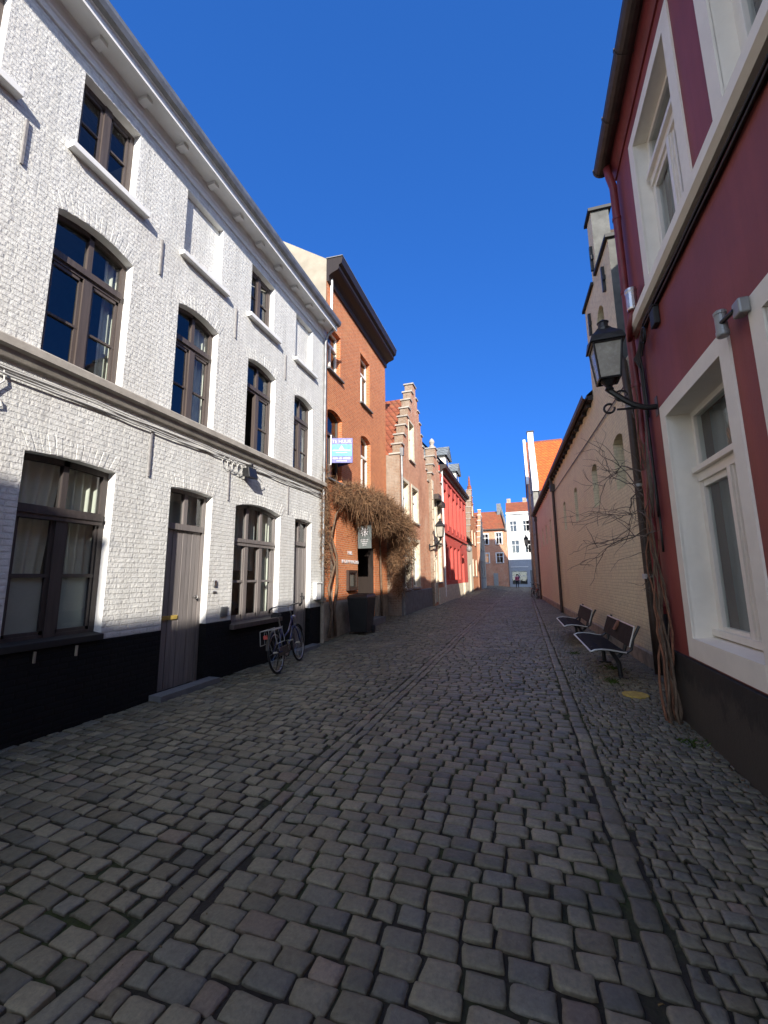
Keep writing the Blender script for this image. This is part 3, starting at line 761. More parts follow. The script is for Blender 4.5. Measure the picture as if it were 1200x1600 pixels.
mb = MB(); mb.poly(fl(11.4, -.2, -.9), fl(13.0, -.2, -.9), fl(13.0, 2.7, -.9), fl(11.4, 2.7, -.9)); mb.build('entrance_back', M['stone_dirty'], orange); mb = MB(); mb.fbox(fl, 12.84, 12.897, -.1, 2.5, -.88, -.02); mb.build('entrance_shade_lining', M['dark_wood'], orange)  # dark jamb sheets stand in for the creeper's shade in the entrance
mb = MB(); mb.fbox(fl, 11.463, 11.52, -.1, 2.5, -.88, -.02); mb.build('entrance_shade_lining', M['dark_wood'], orange)
mb = MB(); mb.fbox(fl, 11.85, 12.6, .12, 2.2, -.898, -.85); dd = mb.build('door', M['dark_wood'], orange); mb = MB(); mb.fbox(fl, 12.0, 12.45, 1.1, 2.0, -.85, -.84); mb.build('pane', M['glass'], dd)
mb = MB(); mb.fbox(fl, 9.60, 9.92, .9, 2.95, -.10, -.07); mb.build('narrow_shutter', M['stone_dirty'], orange)
for a, b in ((9.24, 11.44), (12.92, 14.2)): mb = MB(); mb.extrude(fl, [(0, -.2), (.035, -.2), (.035, .90), (.02, .94), (0, .95)], a, b); mb.build('plinth', M['stone_dirty'], orange)
mb = MB(); mb.fbox(fl, 11.3, 13.0, -.1, .30, .036, .35); mb.build('door_step', M['bluestone'], orange)
mb = MB(); mb.extrude(fl, [(-.02, 9.70), (.06, 9.70), (.06, 9.86), (.14, 9.92), (.32, 9.98), (.36, 10.02), (.36, 10.12), (.44, 10.16), (.47, 10.30), (.47, 10.36), (-.02, 10.40)], 9.22, 14.34)
mb.build('cornice', M['dark_wood'], orange)
mb = MB(); mb.extrude(fl, [(-.03, 10.402), (.48, 10.362), (.48, 10.385), (-.03, 10.43)], 9.20, 14.36); mb.build('gutter_cap', M['zinc'], orange)
mb = MB()
for yy in (9.215,): mb.poly((XL - .015, yy, 7.5), (XL - .015, yy, 10.4), (XL - 3.9, yy, 13.1), (XL - 3.9, yy, 7.5))
mb.poly((XL - 3.9, 9.215, 7.5), (XL - 3.9, 9.215, 13.1), (XL - 8, 9.215, 10.3), (XL - 8, 9.215, 7.5)); mb.build('side_wall', M['plaster_wall'], orange)
mb = MB(); mb.poly((XL - .02, 9.25, 10.38), (XL - .02, 14.3, 10.38), (XL - 3.9, 14.3, 13.06), (XL - 3.9, 9.25, 13.06)); mb.poly((XL - 3.9, 9.25, 13.06), (XL - 3.9, 14.3, 13.06), (XL - 8, 14.3, 10.2), (XL - 8, 9.25, 10.2)); mb.build('roof', M['red_tiles'], orange)
shell('rear_wall', M['orange_brick'], orange, [(XL - .02, 9.24), (XL - 8, 9.24), (XL - 8, 14.28), (XL - .02, 14.28)], -.2, 7.6)
mb = MB(); mb.poly((XL - .01, 14.28, 7.5), (XL - .01, 14.28, 10.38), (XL - 3.9, 14.28, 13.05), (XL - 8, 14.28, 10.2), (XL - 8, 14.28, 7.5)); mb.build('far_side_wall', M['orange_brick'], orange)
mb = MB(); mb.tube([fl(9.42, z, .05) for z in (8.4, 9.2, 9.9)], .04, 8); mb.build('downpipe', M['white_paint'], orange)
mb = MB(); mb.poly((XL - .14, 9.26, 3.4), (XL - .14, 14.26, 3.4), (XL - 3, 14.26, 3.4), (XL - 3, 9.26, 3.4)); mb.poly((XL - .14, 9.26, 6.7), (XL - .14, 14.26, 6.7), (XL - 3, 14.26, 6.7), (XL - 3, 9.26, 6.7)); mb.poly((XL - 3, 9.26, 0), (XL - 3, 14.26, 0), (XL - 3, 14.26, 10), (XL - 3, 9.26, 10)); mb.build('room_wall', M['room'], orange)
# white wall lettering
def text(txt, size, name, mat, parent, P, U, V, ext=.006, align='CENTER'):
    cu = bpy.data.curves.new(name, 'FONT'); cu.body = txt; cu.size = size; cu.extrude = ext; cu.align_x = align; cu.align_y = 'CENTER'
    tmp = bpy.data.objects.new(name, cu); COL.objects.link(tmp)
    dg = bpy.context.evaluated_depsgraph_get(); me = bpy.data.meshes.new_from_object(tmp.evaluated_get(dg)); bpy.data.objects.remove(tmp); bpy.data.curves.remove(cu)
    U = Vector(U).normalized(); V = Vector(V).normalized(); W = U.cross(V)
    m = Matrix((U, V, W)).transposed().to_4x4(); m.translation = Vector(P); me.transform(m)
    me.materials.append(mat); o = bpy.data.objects.new(name, me); COL.objects.link(o)
    if parent: o.parent = parent; o.matrix_parent_inverse = world_of(parent).inverted()
    return o
text('HUIS', .15, 'house_lettering', M['signwhite'], orange, fl(10.86, 2.24, .008), (0, 1, 0), (0, 0, 1))
text('IN DEN WINGERD', .145, 'house_lettering', M['signwhite'], orange, fl(10.90, 1.99, .008), (0, 1, 0), (0, 0, 1))
# menu box
mbx = thing('menu_case', fl(10.93, 1.48, .0), 'dark framed glass menu case on the orange brick wall beside the entrance', 'menu case')
mb = MB(); wo = OP(10.62, 11.26, 1.22, 1.76)
for a in ((10.62, 11.26, 1.22, 1.29), (10.62, 11.26, 1.69, 1.76), (10.62, 10.70, 1.29, 1.69), (11.18, 11.26, 1.29, 1.69)): mb.fbox(fl, *a, .001, .08)
mb.fbox(fl, 10.60, 11.28, 1.19, 1.22, .001, .10); mb.build('case_frame', M['brown_metal'], mbx)
mb = MB(); mb.fbox(fl, 10.70, 11.18, 1.29, 1.69, .003, .012); mb.build('backing', M['signgrey'], mbx)
mb = MB(); mb.fbox(fl, 10.79, 11.10, 1.31, 1.65, .013, .016); mb.build('menu_sheet', M['signwhite'], mbx)
mb = MB(); mb.poly(fl(10.70, 1.29, .06), fl(11.18, 1.29, .06), fl(11.18, 1.69, .06), fl(10.70, 1.69, .06)); mb.build('pane', M['glass_dull'], mbx)
# rental board
vb = thing('rental_board', (-4.6, 9.72, 4.9), 'violet and turquoise V-shaped rental board fixed beside a window of the orange house', 'rental sign')
A, B_, C_ = Vector((-4.69, 9.52, 0)), Vector((-4.14, 9.72, 0)), Vector((-4.69, 9.98, 0))
for nm, P, Q in (('near_panel', A, B_), ('far_panel', B_, C_)):
    U = (Q - P).normalized(); W = Vector((U.y, -U.x, 0))
    def pf(u, v, d=0, P=P, U=U, W=W): return P + U * u + W * d + Vector((0, 0, v))
    L = (Q - P).length; mb = MB(); mb.fbox(pf, .004, L - .004, 4.56, 5.24, -.006, .006); pn = mb.build(nm, M['violet'], vb)
    mb = MB(); mb.fbox(pf, .02, L - .02, 4.74, 5.07, -.008, .008); mb.build('turquoise_field', M['teal'], pn)
    if nm == 'near_panel':
        text('TE HUUR', .125, 'lettering', M['signwhite'], pn, pf(L / 2, 5.145, .009), U, (0, 0, 1), .001)
        mb = MB()
        mb.poly(pf(L / 2 - .07, 4.93, .010), pf(L / 2 + .07, 4.93, .010), pf(L / 2, 5.04, .010)); mb.fbox(pf, .06, L - .06, 4.885, 4.915, .008, .011); mb.fbox(pf, .14, L - .14, 4.83, 4.845, .008, .011)
        mb.fbox(pf, .06, .2, 4.66, 4.70, .006, .009); mb.fbox(pf, .23, .30, 4.66, 4.70, .006, .009); mb.fbox(pf, .33, L - .06, 4.66, 4.70, .006, .009); mb.fbox(pf, .15, L - .15, 4.60, 4.62, .006, .009)
        mb.build('print', M['signwhite'], pn)
mb = MB(); mb.tube([(-4.72, 9.50, 4.5), (-4.67, 9.50, 4.5), (-4.67, 9.50, 5.32)], .015, 8); mb.build('pole', M['white_paint'], vb)
# hanging sign with sun emblem
hs = thing('hanging_sign', (-4.3, 11.1, 2.7), 'grey hanging sign with a white sun emblem over the entrance under the creeper', 'sign')
mb = MB(); mb.box(-4.55, -4.13, 11.08, 11.11, 2.38, 3.05); pl = mb.build('board', M['signgrey'], hs, bevel=.006)
mb = MB(); cx, cz = -4.34, 2.86
mb.lathe((cx, 11.072, cz), [(.045, 0), (.045, .004)], 16, 'y')
for k in range(9):
    a = 2 * PI * k / 9; t = Vector((math.cos(a), 0, math.sin(a))); n = Vector((-math.sin(a), 0, math.cos(a))); c = Vector((cx, 11.073, cz))
    mb.poly(c + t * .065 + n * .022, c + t * .065 - n * .022, c + t * .15)
for k in range(4): mb.box(-4.46 + .02 * k, -4.22 - .02 * k, 11.074, 11.078, 2.62 - .05 * k, 2.635 - .05 * k)
mb.build('emblem', M['signwhite'], pl)
mb = MB(); mb.tube([(-4.72, 11.095, 3.12), (-4.05, 11.095, 3.12)], .014, 8)
for x in (-4.5, -4.18): mb.tube([(x, 11.095, 3.12), (x, 11.095, 3.04)], .006, 6)
mb.build('bracket', M['black_metal'], hs)

# =====================================================================  STEPPED GABLE HOUSE
def coping(mb, fr, a, b, v, t, over=.05, h=.06):
    mb.fbox(fr, a - over, b + over, v, v + h, -t - over, over)
def stepgable(name, fr, label, u0, u1, vbase, vsh, vtop, nstep, wtop, mat, side_mat, ops, T=.36, roofmat=None, depthb=7, copmat=None, side_vis=True, v0=-.2):
    h = thing(name, fr((u0 + u1) / 2, 0, 0), label, 'house', 'gabled houses along the far left side' if False else None)
    c = (u0 + u1) / 2; half = (u1 - u0) / 2; tops = []; sh = (vtop - vsh) / nstep; sw = (half - wtop / 2) / nstep; MBs = MB(); cop = MB()
    lv = [(u0 + sw * k, u0 + sw * (k + 1), vsh + sh * k) for k in range(nstep)]
    tops = lv + [(c - wtop / 2, c + wtop / 2, vtop)] + [(u0 + u1 - b, u0 + u1 - a, v) for a, b, v in reversed(lv)]
    w = facade(fr, 'wall', mat, h, u0, u1, v0, vtop, ops, .14, tops=tops, reveal_mat=M['stone_pale'])
    prev = vsh - 1.0
    # thickness: sides of the steps
    for i in range(len(tops) - 1):
        v1, v2 = tops[i][2], tops[i + 1][2]; u = tops[i][1]; lo, hi = min(v1, v2), max(v1, v2)
        if hi - lo > 1e-6: MBs.poly(fr(u, lo, 0), fr(u, hi, 0), fr(u, hi, -T), fr(u, lo, -T))
    for i, (a, b, v) in enumerate(tops): MBs.poly(fr(a, vsh - .6 if i in (0, len(tops) - 1) else min(v, vsh), -T), fr(b, vsh - .6 if i in (0, len(tops) - 1) else min(v, vsh), -T), fr(b, v, -T), fr(a, v, -T))
    MBs.poly(fr(u0, v0, 0), fr(u0, vsh, 0), fr(u0, vsh, -depthb), fr(u0, v0, -depthb)); MBs.poly(fr(u1, v0, 0), fr(u1, vsh, 0), fr(u1, vsh, -depthb), fr(u1, v0, -depthb))
    MBs.poly(fr(u0, v0, -depthb), fr(u1, v0, -depthb), fr(u1, vsh, -depthb), fr(c, vtop - .4, -depthb), fr(u0, vsh, -depthb))
    MBs.build('gable_side', side_mat, h)
    for a, b, v in tops:
        cop = MB(); coping(cop, fr, a, b, v, T); cop.build('coping', copmat or M['stone'], h)
    r = MB(); r.poly(fr(u0, vsh - .1, -T + .02), fr(u0, vsh - .1, -depthb), fr(c, vtop - .5, -depthb), fr(c, vtop - .5, -T + .02)); r.poly(fr(u1, vsh - .1, -T + .02), fr(u1, vsh - .1, -depthb), fr(c, vtop - .5, -depthb), fr(c, vtop - .5, -T + .02))
    r.build('roof', roofmat or M['red_tiles'], h)
    r = MB(); r.poly(fr(u0, 0, -2), fr(u1, 0, -2), fr(u1, vsh, -2), fr(u0, vsh, -2)); r.build('room_wall', M['room'], h)
    return h, w
def simplewin(fr, h, o, fmat, mull=True, trans=True, sil=True, d=-.14, surround=None, sw=.10, shutter=None, silm=None):
    mb = MB(); a, b = o['u0'], o['u1']; c = (a + b) / 2; hi = o['v1'] + o.get('rise', 0); lo = o['v0']
    wframe(mb, fr, o, .06, d - .06, d)
    if mull: bar(mb, fr, c - .03, c + .03, lo, hi, d - .06, d)
    if trans: t = lo + (hi - lo) * .64; bar(mb, fr, a + .06, b - .06, t - .035, t + .035, d - .06, d + .01)
    w = mb.build('window', fmat, h); pane(fr, o, d - .03, w)
    if sil: sill(fr, a - .08, b + .08, lo, .08, d, .08, silm or M['stone'], w)
    if surround:
        mb = MB()
        for q in ((a - sw, a, lo - .02, hi + sw), (b, b + sw, lo - .02, hi + sw), (a, b, hi, hi + sw)): mb.fbox(fr, *q, -.01, .02)
        mb.build('surround', surround, w)
    return w
fg = LF(-4.20)
g1o = [OP(14.62, 15.52, 3.69, 5.22), OP(16.10, 17.08, 3.80, 5.22), OP(14.62, 15.60, 1.13, 2.98), OP(16.05, 17.12, 1.15, 2.98), OP(15.80, 16.55, 6.36, 8.0)]
gab, gw_ = stepgable('stepped_gable_house', fg, 'old pink brick house with tall stepped gable and pale stone windows', 14.36, 19.35, 0, 6.15, 10.0, 8, .5, M['old_brick'], M['pale_brick'], g1o)
for o in g1o[:4]: simplewin(fg, gab, o, M['offwhite_wood'], surround=M['stone_pale'], sw=.12)
simplewin(fg, gab, g1o[4], M['stone_pale'], surround=M['stone_pale'], sw=.08)
mb = MB(); mb.extrude(fg, [(0, -.2), (.05, -.2), (.05, 1.0), (0, 1.04)], 14.34, 19.33); mb.build('plinth', M['bluestone'], gab)
mb = MB(); mb.tube([fg(14.45, z, .06) for z in (.2, 3, 6.2)], .05, 8); mb.fbox(fg, 14.38, 14.52, 6.1, 6.4, .01, .14); mb.build('downpipe', M['zinc'], gab)
# ---- second gable
fh = LF(-4.05)
h2o = [OP(19.75, 20.30, 3.2, 5.4), OP(20.55, 21.35, 3.3, 5.2), OP(19.7, 20.2, .35, 2.6), OP(20.5, 21.3, 1.3, 3.1)]
hb, hw = stepgable('small_gable_house', fh, 'narrow house of pale quoins and orange brick with small curled gable behind the wall lantern', 19.40, 22.0, 0, 6.6, 8.2, 3, .5, M['old_brick'], M['pale_brick'], h2o, T=.5)
for o in h2o[:2] + [h2o[3]]: simplewin(fh, hb, o, M['offwhite_wood'], surround=M['stone_pale'], sw=.12)
mb = MB(); mb.fbox(fh, 19.7, 20.2, .2, 2.6, -.16, -.13); mb.build('door', M['dark_wood'], hb)
mb = MB(); mb.fbox(fh, 20.35, 22.0, .1, 1.0, .001, .05); mb.build('plinth', M['stone_pale'], hb)
mb = MB()
for k in range(12): mb.fbox(fh, 19.41, 19.41 + (.35 if k % 2 else .22), .3 + .5 * k, .3 + .5 * k + .46, .001, .025)
mb.build('quoins', M['stone_pale'], hb)
mb = MB(); mb.lathe(fh(20.7, 8.25, -.2), [(.16, 0), (.16, .12), (.09, .2), (.15, .36), (.10, .5), (.02, .58)], 12); mb.build('finial', M['stone'], hb)
mb = MB()
for a, b in ((19.75, 20.30), (20.55, 21.35)): mb.fbox(fh, a - .1, b + .1, 5.35 if a < 20 else 5.15, 5.6 if a < 20 else 5.4, .03, .28)
mb.build('awning_box', M['brown_metal'], hb)

# =====================================================================  CORAL RED HOUSE
fc = LF(-4.10)
coral = thing('coral_house', (-4.1, 27, 0), 'bright coral red rendered house with grey slate dormers far down the left side', 'house')
cu_ = [OP(22.9 + 1.55 * k, 23.75 + 1.55 * k, 4.55, 6.55) for k in range(6)]; cl_ = [OP(22.9 + 1.55 * k, 23.75 + 1.55 * k, 1.35, 3.35) for k in range(4)]; cd_ = OP(29.2, 30.2, .2, 3.1)
cw = facade(fc, 'wall', M['coral'], coral, 22.02, 32.2, 1.1, 7.35, cu_ + cl_ + [cd_], .14)
facade(fc, 'plinth', M['stone_pale'], coral, 22.02, 32.2, -.2, 1.102, [cd_], .14, d=.04)
for o in cu_ + cl_: simplewin(fc, coral, o, M['coral_trim'], sil=False, mull=True)
mb = MB(); mb.fbox(fc, 29.2, 30.2, .1, 3.1, -.18, -.14); mb.build('door', M['stone_dirty'], coral)
mb = MB()
for v, d in ((3.95, .10), (7.05, .08)): mb.fbox(fc, 22.04, 32.2, v, v + .14, .001, d)
for k in range(7): mb.fbox(fc, 22.28 + 1.55 * k, 22.62 + 1.55 * k, 4.2, 7.05, .001, .05)
mb.build('trim', M['coral_trim'], coral)
mb = MB(); mb.extrude(fc, [(-.02, 7.35), (.10, 7.35), (.14, 7.48), (.32, 7.54), (.36, 7.72), (-.02, 7.75)], 22.03, 32.25); mb.build('cornice', M['dark_wood'], coral)
mb = MB(); mb.poly(fc(22.03, 7.74, .3), fc(32.2, 7.74, .3), fc(32.2, 9.9, -1.6), fc(22.03, 9.9, -1.6)); mb.poly(fc(22.03, 9.9, -1.6), fc(32.2, 9.9, -1.6), fc(32.2, 10.2, -5), fc(22.03, 10.2, -5)); mb.poly(fc(22.03, 7.7, 0), fc(22.03, 9.9, -1.6), fc(22.03, 10.2, -5), fc(22.03, 7.7, -5)); mb.build('roof', M['slate'], coral)
shell('side_wall', M['coral'], coral, [(-4.1, 22.03), (-9.1, 22.03), (-9.1, 32.19), (-4.1, 32.19)], -.2, 7.74)
for k in range(2):
    y = 25.2 + 4.2 * k; mb = MB(); mb.fbox(fc, y - .7, y + .7, 7.7, 9.0, -1.7, -.12); d = mb.build('dormer', M['offwhite_wood'], coral)
    mb = MB(); mb.poly(fc(y - .95, 8.95, .05), fc(y, 9.75, .05), fc(y, 9.75, -2), fc(y - .95, 8.95, -2)); mb.poly(fc(y + .95, 8.95, .05), fc(y, 9.75, .05), fc(y, 9.75, -2), fc(y + .95, 8.95, -2)); mb.poly(fc(y - .95, 8.95, .0), fc(y + .95, 8.95, 0), fc(y, 9.75, 0)); mb.build('dormer_roof', M['slate'], d)
    mb = MB(); mb.fbox(fc, y - .4, y + .4, 8.0, 8.8, -.119, -.10); mb.build('pane', M['glass'], d)
mb = MB(); mb.tube([fc(22.15, z, .07) for z in (.5, 4, 7.4)], .05, 8); mb.build('downpipe', M['white_paint'], coral)
mb = MB(); mb.poly(fc(22.1, 0, -2.2), fc(32, 0, -2.2), fc(32, 7.5, -2.2), fc(22.1, 7.5, -2.2)); mb.build('room_wall', M['room'], coral)
# bracket lamp on the coral house
bl = thing('bracket_lamp', (-3.6, 28.6, 3.6), 'small pale lamp on a curled bracket over the door of the coral house', 'lamp')
mb = MB(); mb.tube([(-4.1, 28.6, 3.55), (-3.9, 28.6, 3.75), (-3.6, 28.6, 3.72), (-3.5, 28.6, 3.6)], .03, 8); mb.build('bracket', M['black_metal'], bl)
mb = MB(); mb.lathe((-3.5, 28.6, 3.2), [(.05, 0), (.18, .08), (.2, .2), (.12, .36), (.03, .42)], 12); mb.build('shade', M['greymetal'], bl)

# low cream house and the brick gables beyond
fk = LF(-4.35)
low = thing('low_cream_house', (-4.35, 34, 0), 'low cream plastered house with dark eaves right after the coral house', 'house')
lo_o = [OP(33.2, 34.0, 1.4, 2.9), OP(35.4, 36.3, .2, 2.6)]
facade(fk, 'wall', M['cream_plaster'], low, 32.3, 37.8, -.2, 4.6, lo_o, .14); shell('side_wall', M['cream_plaster'], low, [(-4.35, 32.3), (-9, 32.3), (-9, 37.8), (-4.35, 37.8)], -.2, 4.6)
simplewin(fk, low, lo_o[0], M['offwhite_wood']); mb = MB(); mb.fbox(fk, 35.4, 36.3, .1, 2.6, -.19, -.15); mb.build('door', M['dark_wood'], low)
mb = MB(); mb.poly(fk(32.25, 4.55, .35), fk(37.8, 4.55, .35), fk(37.8, 7.4, -3), fk(32.25, 7.4, -3)); mb.poly(fk(32.25, 7.4, -3), fk(37.8, 7.4, -3), fk(37.8, 4.6, -6), fk(32.25, 4.6, -6)); mb.poly(fk(32.3, 4.6, 0), fk(32.3, 7.35, -3), fk(32.3, 4.6, -4.6)); mb.build('roof', M['dark_tiles'], low)
fb = LF(-4.5)
bgo = [OP(39.0, 39.9, 1.6, 3.2), OP(41.6, 42.5, 1.6, 3.2), OP(39.2, 40.0, 4.6, 6.0), OP(41.5, 42.3, 4.6, 6.0), OP(40.4, 41.1, 7.4, 8.5)]
bg, _ = stepgable('brick_gable_house', fb, 'brick house with steep stepped gable and spike, beyond the low cream house', 37.9, 43.6, 0, 5.6, 10.0, 7, .5, M['orange_brick'], M['pale_brick'], bgo, T=.5, depthb=8)
for o in bgo: simplewin(fb, bg, o, M['offwhite_wood'])
mb = MB(); mb.lathe(fb(40.75, 10.05, -.2), [(.25, 0), (.2, .4), (.12, .5), (.08, 1.2), (.0, 1.5)], 10); mb.build('finial', M['red_tiles'], bg)
fw2 = LF(-4.3)
wgo = [OP(45.4, 46.4, 1.4, 3.2), OP(48.2, 49.2, 1.4, 3.2), OP(45.6, 46.4, 4.4, 5.8), OP(48.2, 49.0, 4.4, 5.8)]
wg, _ = stepgable('white_gable_house', fw2, 'cream house with white stepped gable edge in front of the distant brick house', 44.2, 50.6, 0, 5.0, 9.0, 6, .5, M['cream_plaster'], M['old_brick'], wgo, T=.3, depthb=6, copmat=M['white_end'])
for o in wgo: simplewin(fw2, wg, o, M['offwhite_wood'])

# houses closing the street
fe = EF(61.5)
eb = thing('end_brick_house', (-6, 61.5, 0), 'brick house with weathered red tiled roof at the far end of the street', 'house')
ebo = [OP(-3.65, -2.75, 3.4, 4.8), OP(-3.6, -2.8, 6.1, 7.75), OP(-5.6, -4.7, 3.4, 4.8), OP(-5.6, -4.7, 6.1, 7.6), OP(-7.6, -6.7, 6.1, 7.6)]
facade(fe, 'wall', M['old_brick'], eb, -12, -2.1, -.2, 8.3, ebo, .14)
for o in ebo: simplewin(fe, eb, o, M['white_paint'], surround=M['white_paint'], sw=.12)
mb = MB(); mb.poly(fe(-12, 8.25, .35), fe(-2.1, 8.25, .35), fe(-2.9, 11.3, -2.6), fe(-12, 11.3, -2.6)); mb.poly(fe(-12, 11.3, -2.6), fe(-2.9, 11.3, -2.6), fe(-2.1, 8.2, -6), fe(-12, 8.2, -6)); mb.build('roof', M['red_tiles'], eb)
mb = MB(); mb.fbox(fe, -12, -2.08, 8.15, 8.32, .02, .4); mb.build('gutter', M['brown_metal'], eb)
mb = MB(); mb.fbox(fe, -3.4, -2.75, 10.4, 12.4, -2.6, -2.0); mb.hexa([fe(-2.25, 8.0, .42), fe(-2.0, 8.0, .42), fe(-2.0, 8.0, -2.6), fe(-2.25, 8.0, -2.6), fe(-2.25, 8.8, .42), fe(-2.0, 8.8, .42), fe(-2.7, 12.0, -2.6), fe(-2.95, 12.0, -2.6)]); mb.build('chimney', M['bluestone'], eb)
mb = MB(); mb.fbox(fe, -4.2, -3.55, -.1, 1.95, .001, .06); mb.build('garage_door', M['greymetal'], eb)
shell('side_wall', M['old_brick'], eb, [(-12, 61.52), (-12, 67), (-2.12, 67), (-2.12, 61.52)], -.2, 8.2)
ew = thing('end_white_house', (0, 62, 0), 'three storey white house with red tiled roof and grey shopfront closing the street', 'house')
fe2 = EF(62.0)
ewo = [OP(-1.6, -.65, 7.85, 9.4), OP(-1.5, -.45, 4.75, 6.6), OP(.3, 1.2, 4.75, 6.6), OP(.2, 1.1, 7.85, 9.4)]
facade(fe2, 'wall', M['white_end'], ew, -2.05, 6, 3.9, 10.6, ewo, .15)
shop = [OP(-1.7, .4, .3, 2.2), OP(.8, 1.7, -.2, 2.3)]
facade(fe2, 'shopfront', M['grey_blue'], ew, -2.05, 6, -.2, 3.902, shop, .12, d=.03)
for o in ewo: simplewin(fe2, ew, o, M['white_paint'])
simplewin(fe2, ew, shop[0], M['grey_blue'], sil=False); mb = MB(); mb.fbox(fe2, .8, 1.7, -.1, 2.3, -.15, -.1); mb.build('door', M['bluestone'], ew)
mb = MB(); mb.fbox(fe2, -2.05, 6, 10.4, 10.7, .001, .3); mb.fbox(fe2, -2.05, 6, 7.0, 7.08, .001, .06); mb.fbox(fe2, -1.8, .6, 2.75, 2.85, .031, .1); mb.build('cornice', M['white_paint'], ew)
mb = MB(); mb.poly(fe2(-2.05, 10.7, .3), fe2(6, 10.7, .3), fe2(6, 12.6, -2.5), fe2(-2.05, 12.6, -2.5)); mb.poly(fe2(-2.05, 12.6, -2.5), fe2(6, 12.6, -2.5), fe2(6, 10.6, -6), fe2(-2.05, 10.6, -6)); mb.build('roof', M['red_tiles'], ew)
shell('side_wall', M['white_end'], ew, [(-2.05, 62.02), (-2.05, 68), (6, 68), (6, 62.02)], -.2, 10.5)
for x in (-1.9, .4): mb = MB(); mb.fbox(fe2, x, x + .6, 11.8, 13.2, -3.0, -2.4); mb.build('chimney', M['stone_dirty'], ew)
mb = MB(); mb.poly(fe2(-2.0, 0, -1.6), fe2(5.9, 0, -1.6), fe2(5.9, 10, -1.6), fe2(-2.0, 10, -1.6)); mb.build('room_wall', M['room'], ew)

# =====================================================================  RIGHT: MAROON HOUSE
XR = 1.55; fr_ = RF(XR)
red = thing('maroon_house', (XR, 2, 0), 'maroon rendered house with white window surrounds and black base at the right edge', 'house')
YE = 5.72
ru = [OP(3.80, 4.90, 4.74, 6.60, depth=.25), OP(1.98, 3.06, 4.74, 6.60, depth=.25)]
rl = [OP(3.63, 4.93, .92, 3.22, depth=.25), OP(1.72, 3.02, .92, 3.22, depth=.25)]
facade(fr_, 'wall', M['maroon'], red, -10.4, YE, .70, 7.15, ru + rl, .25, reveal_mat=M['offwhite'])
facade(fr_, 'plinth', M['tar'], red, -10.4, YE, -.2, .702, [], .1, d=.035)
mb = MB(); mb.poly(fr_(-10.4, .702, .035), fr_(YE, .702, .035), fr_(YE, .71, -.001), fr_(-10.4, .71, -.001)); mb.build('plinth_edge', M['tar'], red)
mb = MB(); mb.extrude(fr_, [(-.02, 4.56), (.06, 4.56), (.10, 4.60), (.10, 4.70), (.08, 4.72), (-.02, 4.73)], -10.4, YE - .02); mb.build('string_course', M['offwhite'], red)
for o, lo_s in [(q, None) for q in ru] + [(q, .73) for q in rl]:
    a, b, lo, hi = o['u0'], o['u1'], o['v0'], o['v1']; d = -.21 if lo < 2 else -.13; mb = MB(); c = (a + b) / 2 - .06
    t = 2.58 if lo < 2 else 6.06
    wframe(mb, fr_, o, .055, d - .07, d); bar(mb, fr_, a + .05, b - .05, t - .02, t + .035, d - .05, d + .07); bar(mb, fr_, a + .05, b - .05, t - .11, t - .02, d - .06, d + .03)
    bar(mb, fr_, c - .06, c + .06, lo, t - .11, d - .06, d + .02); bar(mb, fr_, c - .03, c + .03, lo + .06, t - .11, d + .02, d + .035)
    for s0, s1 in ((a + .055, c - .06), (c + .06, b - .055)):
        bar(mb, fr_, s0, s0 + .042, lo + .055, t - .11, d - .05, d + .005); bar(mb, fr_, s1 - .042, s1, lo + .055, t - .11, d - .05, d + .005)
        bar(mb, fr_, s0 + .055, s1 - .055, lo + .055, lo + .13, d - .05, d + .005); bar(mb, fr_, s0 + .055, s1 - .055, t - .17, t - .11, d - .05, d + .005)
    if lo < 2: bar(mb, fr_, a + .0, b - .0, lo + .04, lo + .10, d, d + .06)
    w = mb.build('window', M['offwhite_wood'], red, bevel=.003)
    pane(fr_, o, d - .03, w); curtain(fr_, a + .02, b - .02, lo, hi, d - .16, w, M['dimcurtain'], 7, .015)
    mb = MB(); s = .155; e = .018
    for q in ((a - s, a, (lo - .19 if lo_s else lo), hi + s), (b, b + s, (lo - .19 if lo_s else lo), hi + s), (a, b, hi, hi + s)): mb.fbox(fr_, *q, -.003, e)
    mb.build('surround', M['offwhite'], w)
    if lo_s:
        mb = MB(); mb.hexa([fr_(a, lo - .19, -.02), fr_(b, lo - .19, -.02), fr_(b, lo - .19, e + .002), fr_(a, lo - .19, e + .002), fr_(a, lo + .03, -.25), fr_(b, lo + .03, -.25), fr_(b, lo + .002, e + .002), fr_(a, lo + .002, e + .002)]); mb.build('sill', M['offwhite'], w)
mb = MB(); mb.poly(fr_(-10.3, -.1, -1.8), fr_(YE - .1, -.1, -1.8), fr_(YE - .1, 7, -1.8), fr_(-10.3, 7, -1.8)); mb.poly(fr_(-10.3, 3.9, -.26), fr_(YE - .1, 3.9, -.26), fr_(YE - .1, 3.9, -1.8), fr_(-10.3, 3.9, -1.8)); mb.build('room_wall', M['room'], red)
shell('side_wall', M['maroon'], red, [(XR, YE), (XR + 7, YE), (XR + 7, -10.4), (XR, -10.4)], -.2, 7.2)
mb = MB(); mb.extrude(fr_, [(-.02, 6.98), (.02, 6.98), (.05, 7.06), (.08, 7.14), (.12, 7.16), (-.02, 7.2)], -10.4, YE); mb.build('cornice', M['maroon_metal'], red)
mb = MB()
prof = [(.06 + .105 + .105 * math.cos(t), 7.34 - .105 + .105 * math.sin(t) * 1.15) for t in [PI + PI * k / 8 for k in range(9)]]
prof = prof + [(d * .94 + .01, v) for d, v in reversed([(p[0], p[1] + .008) for p in prof])]
mb.extrude(fr_, prof, -10.4, YE + .02)
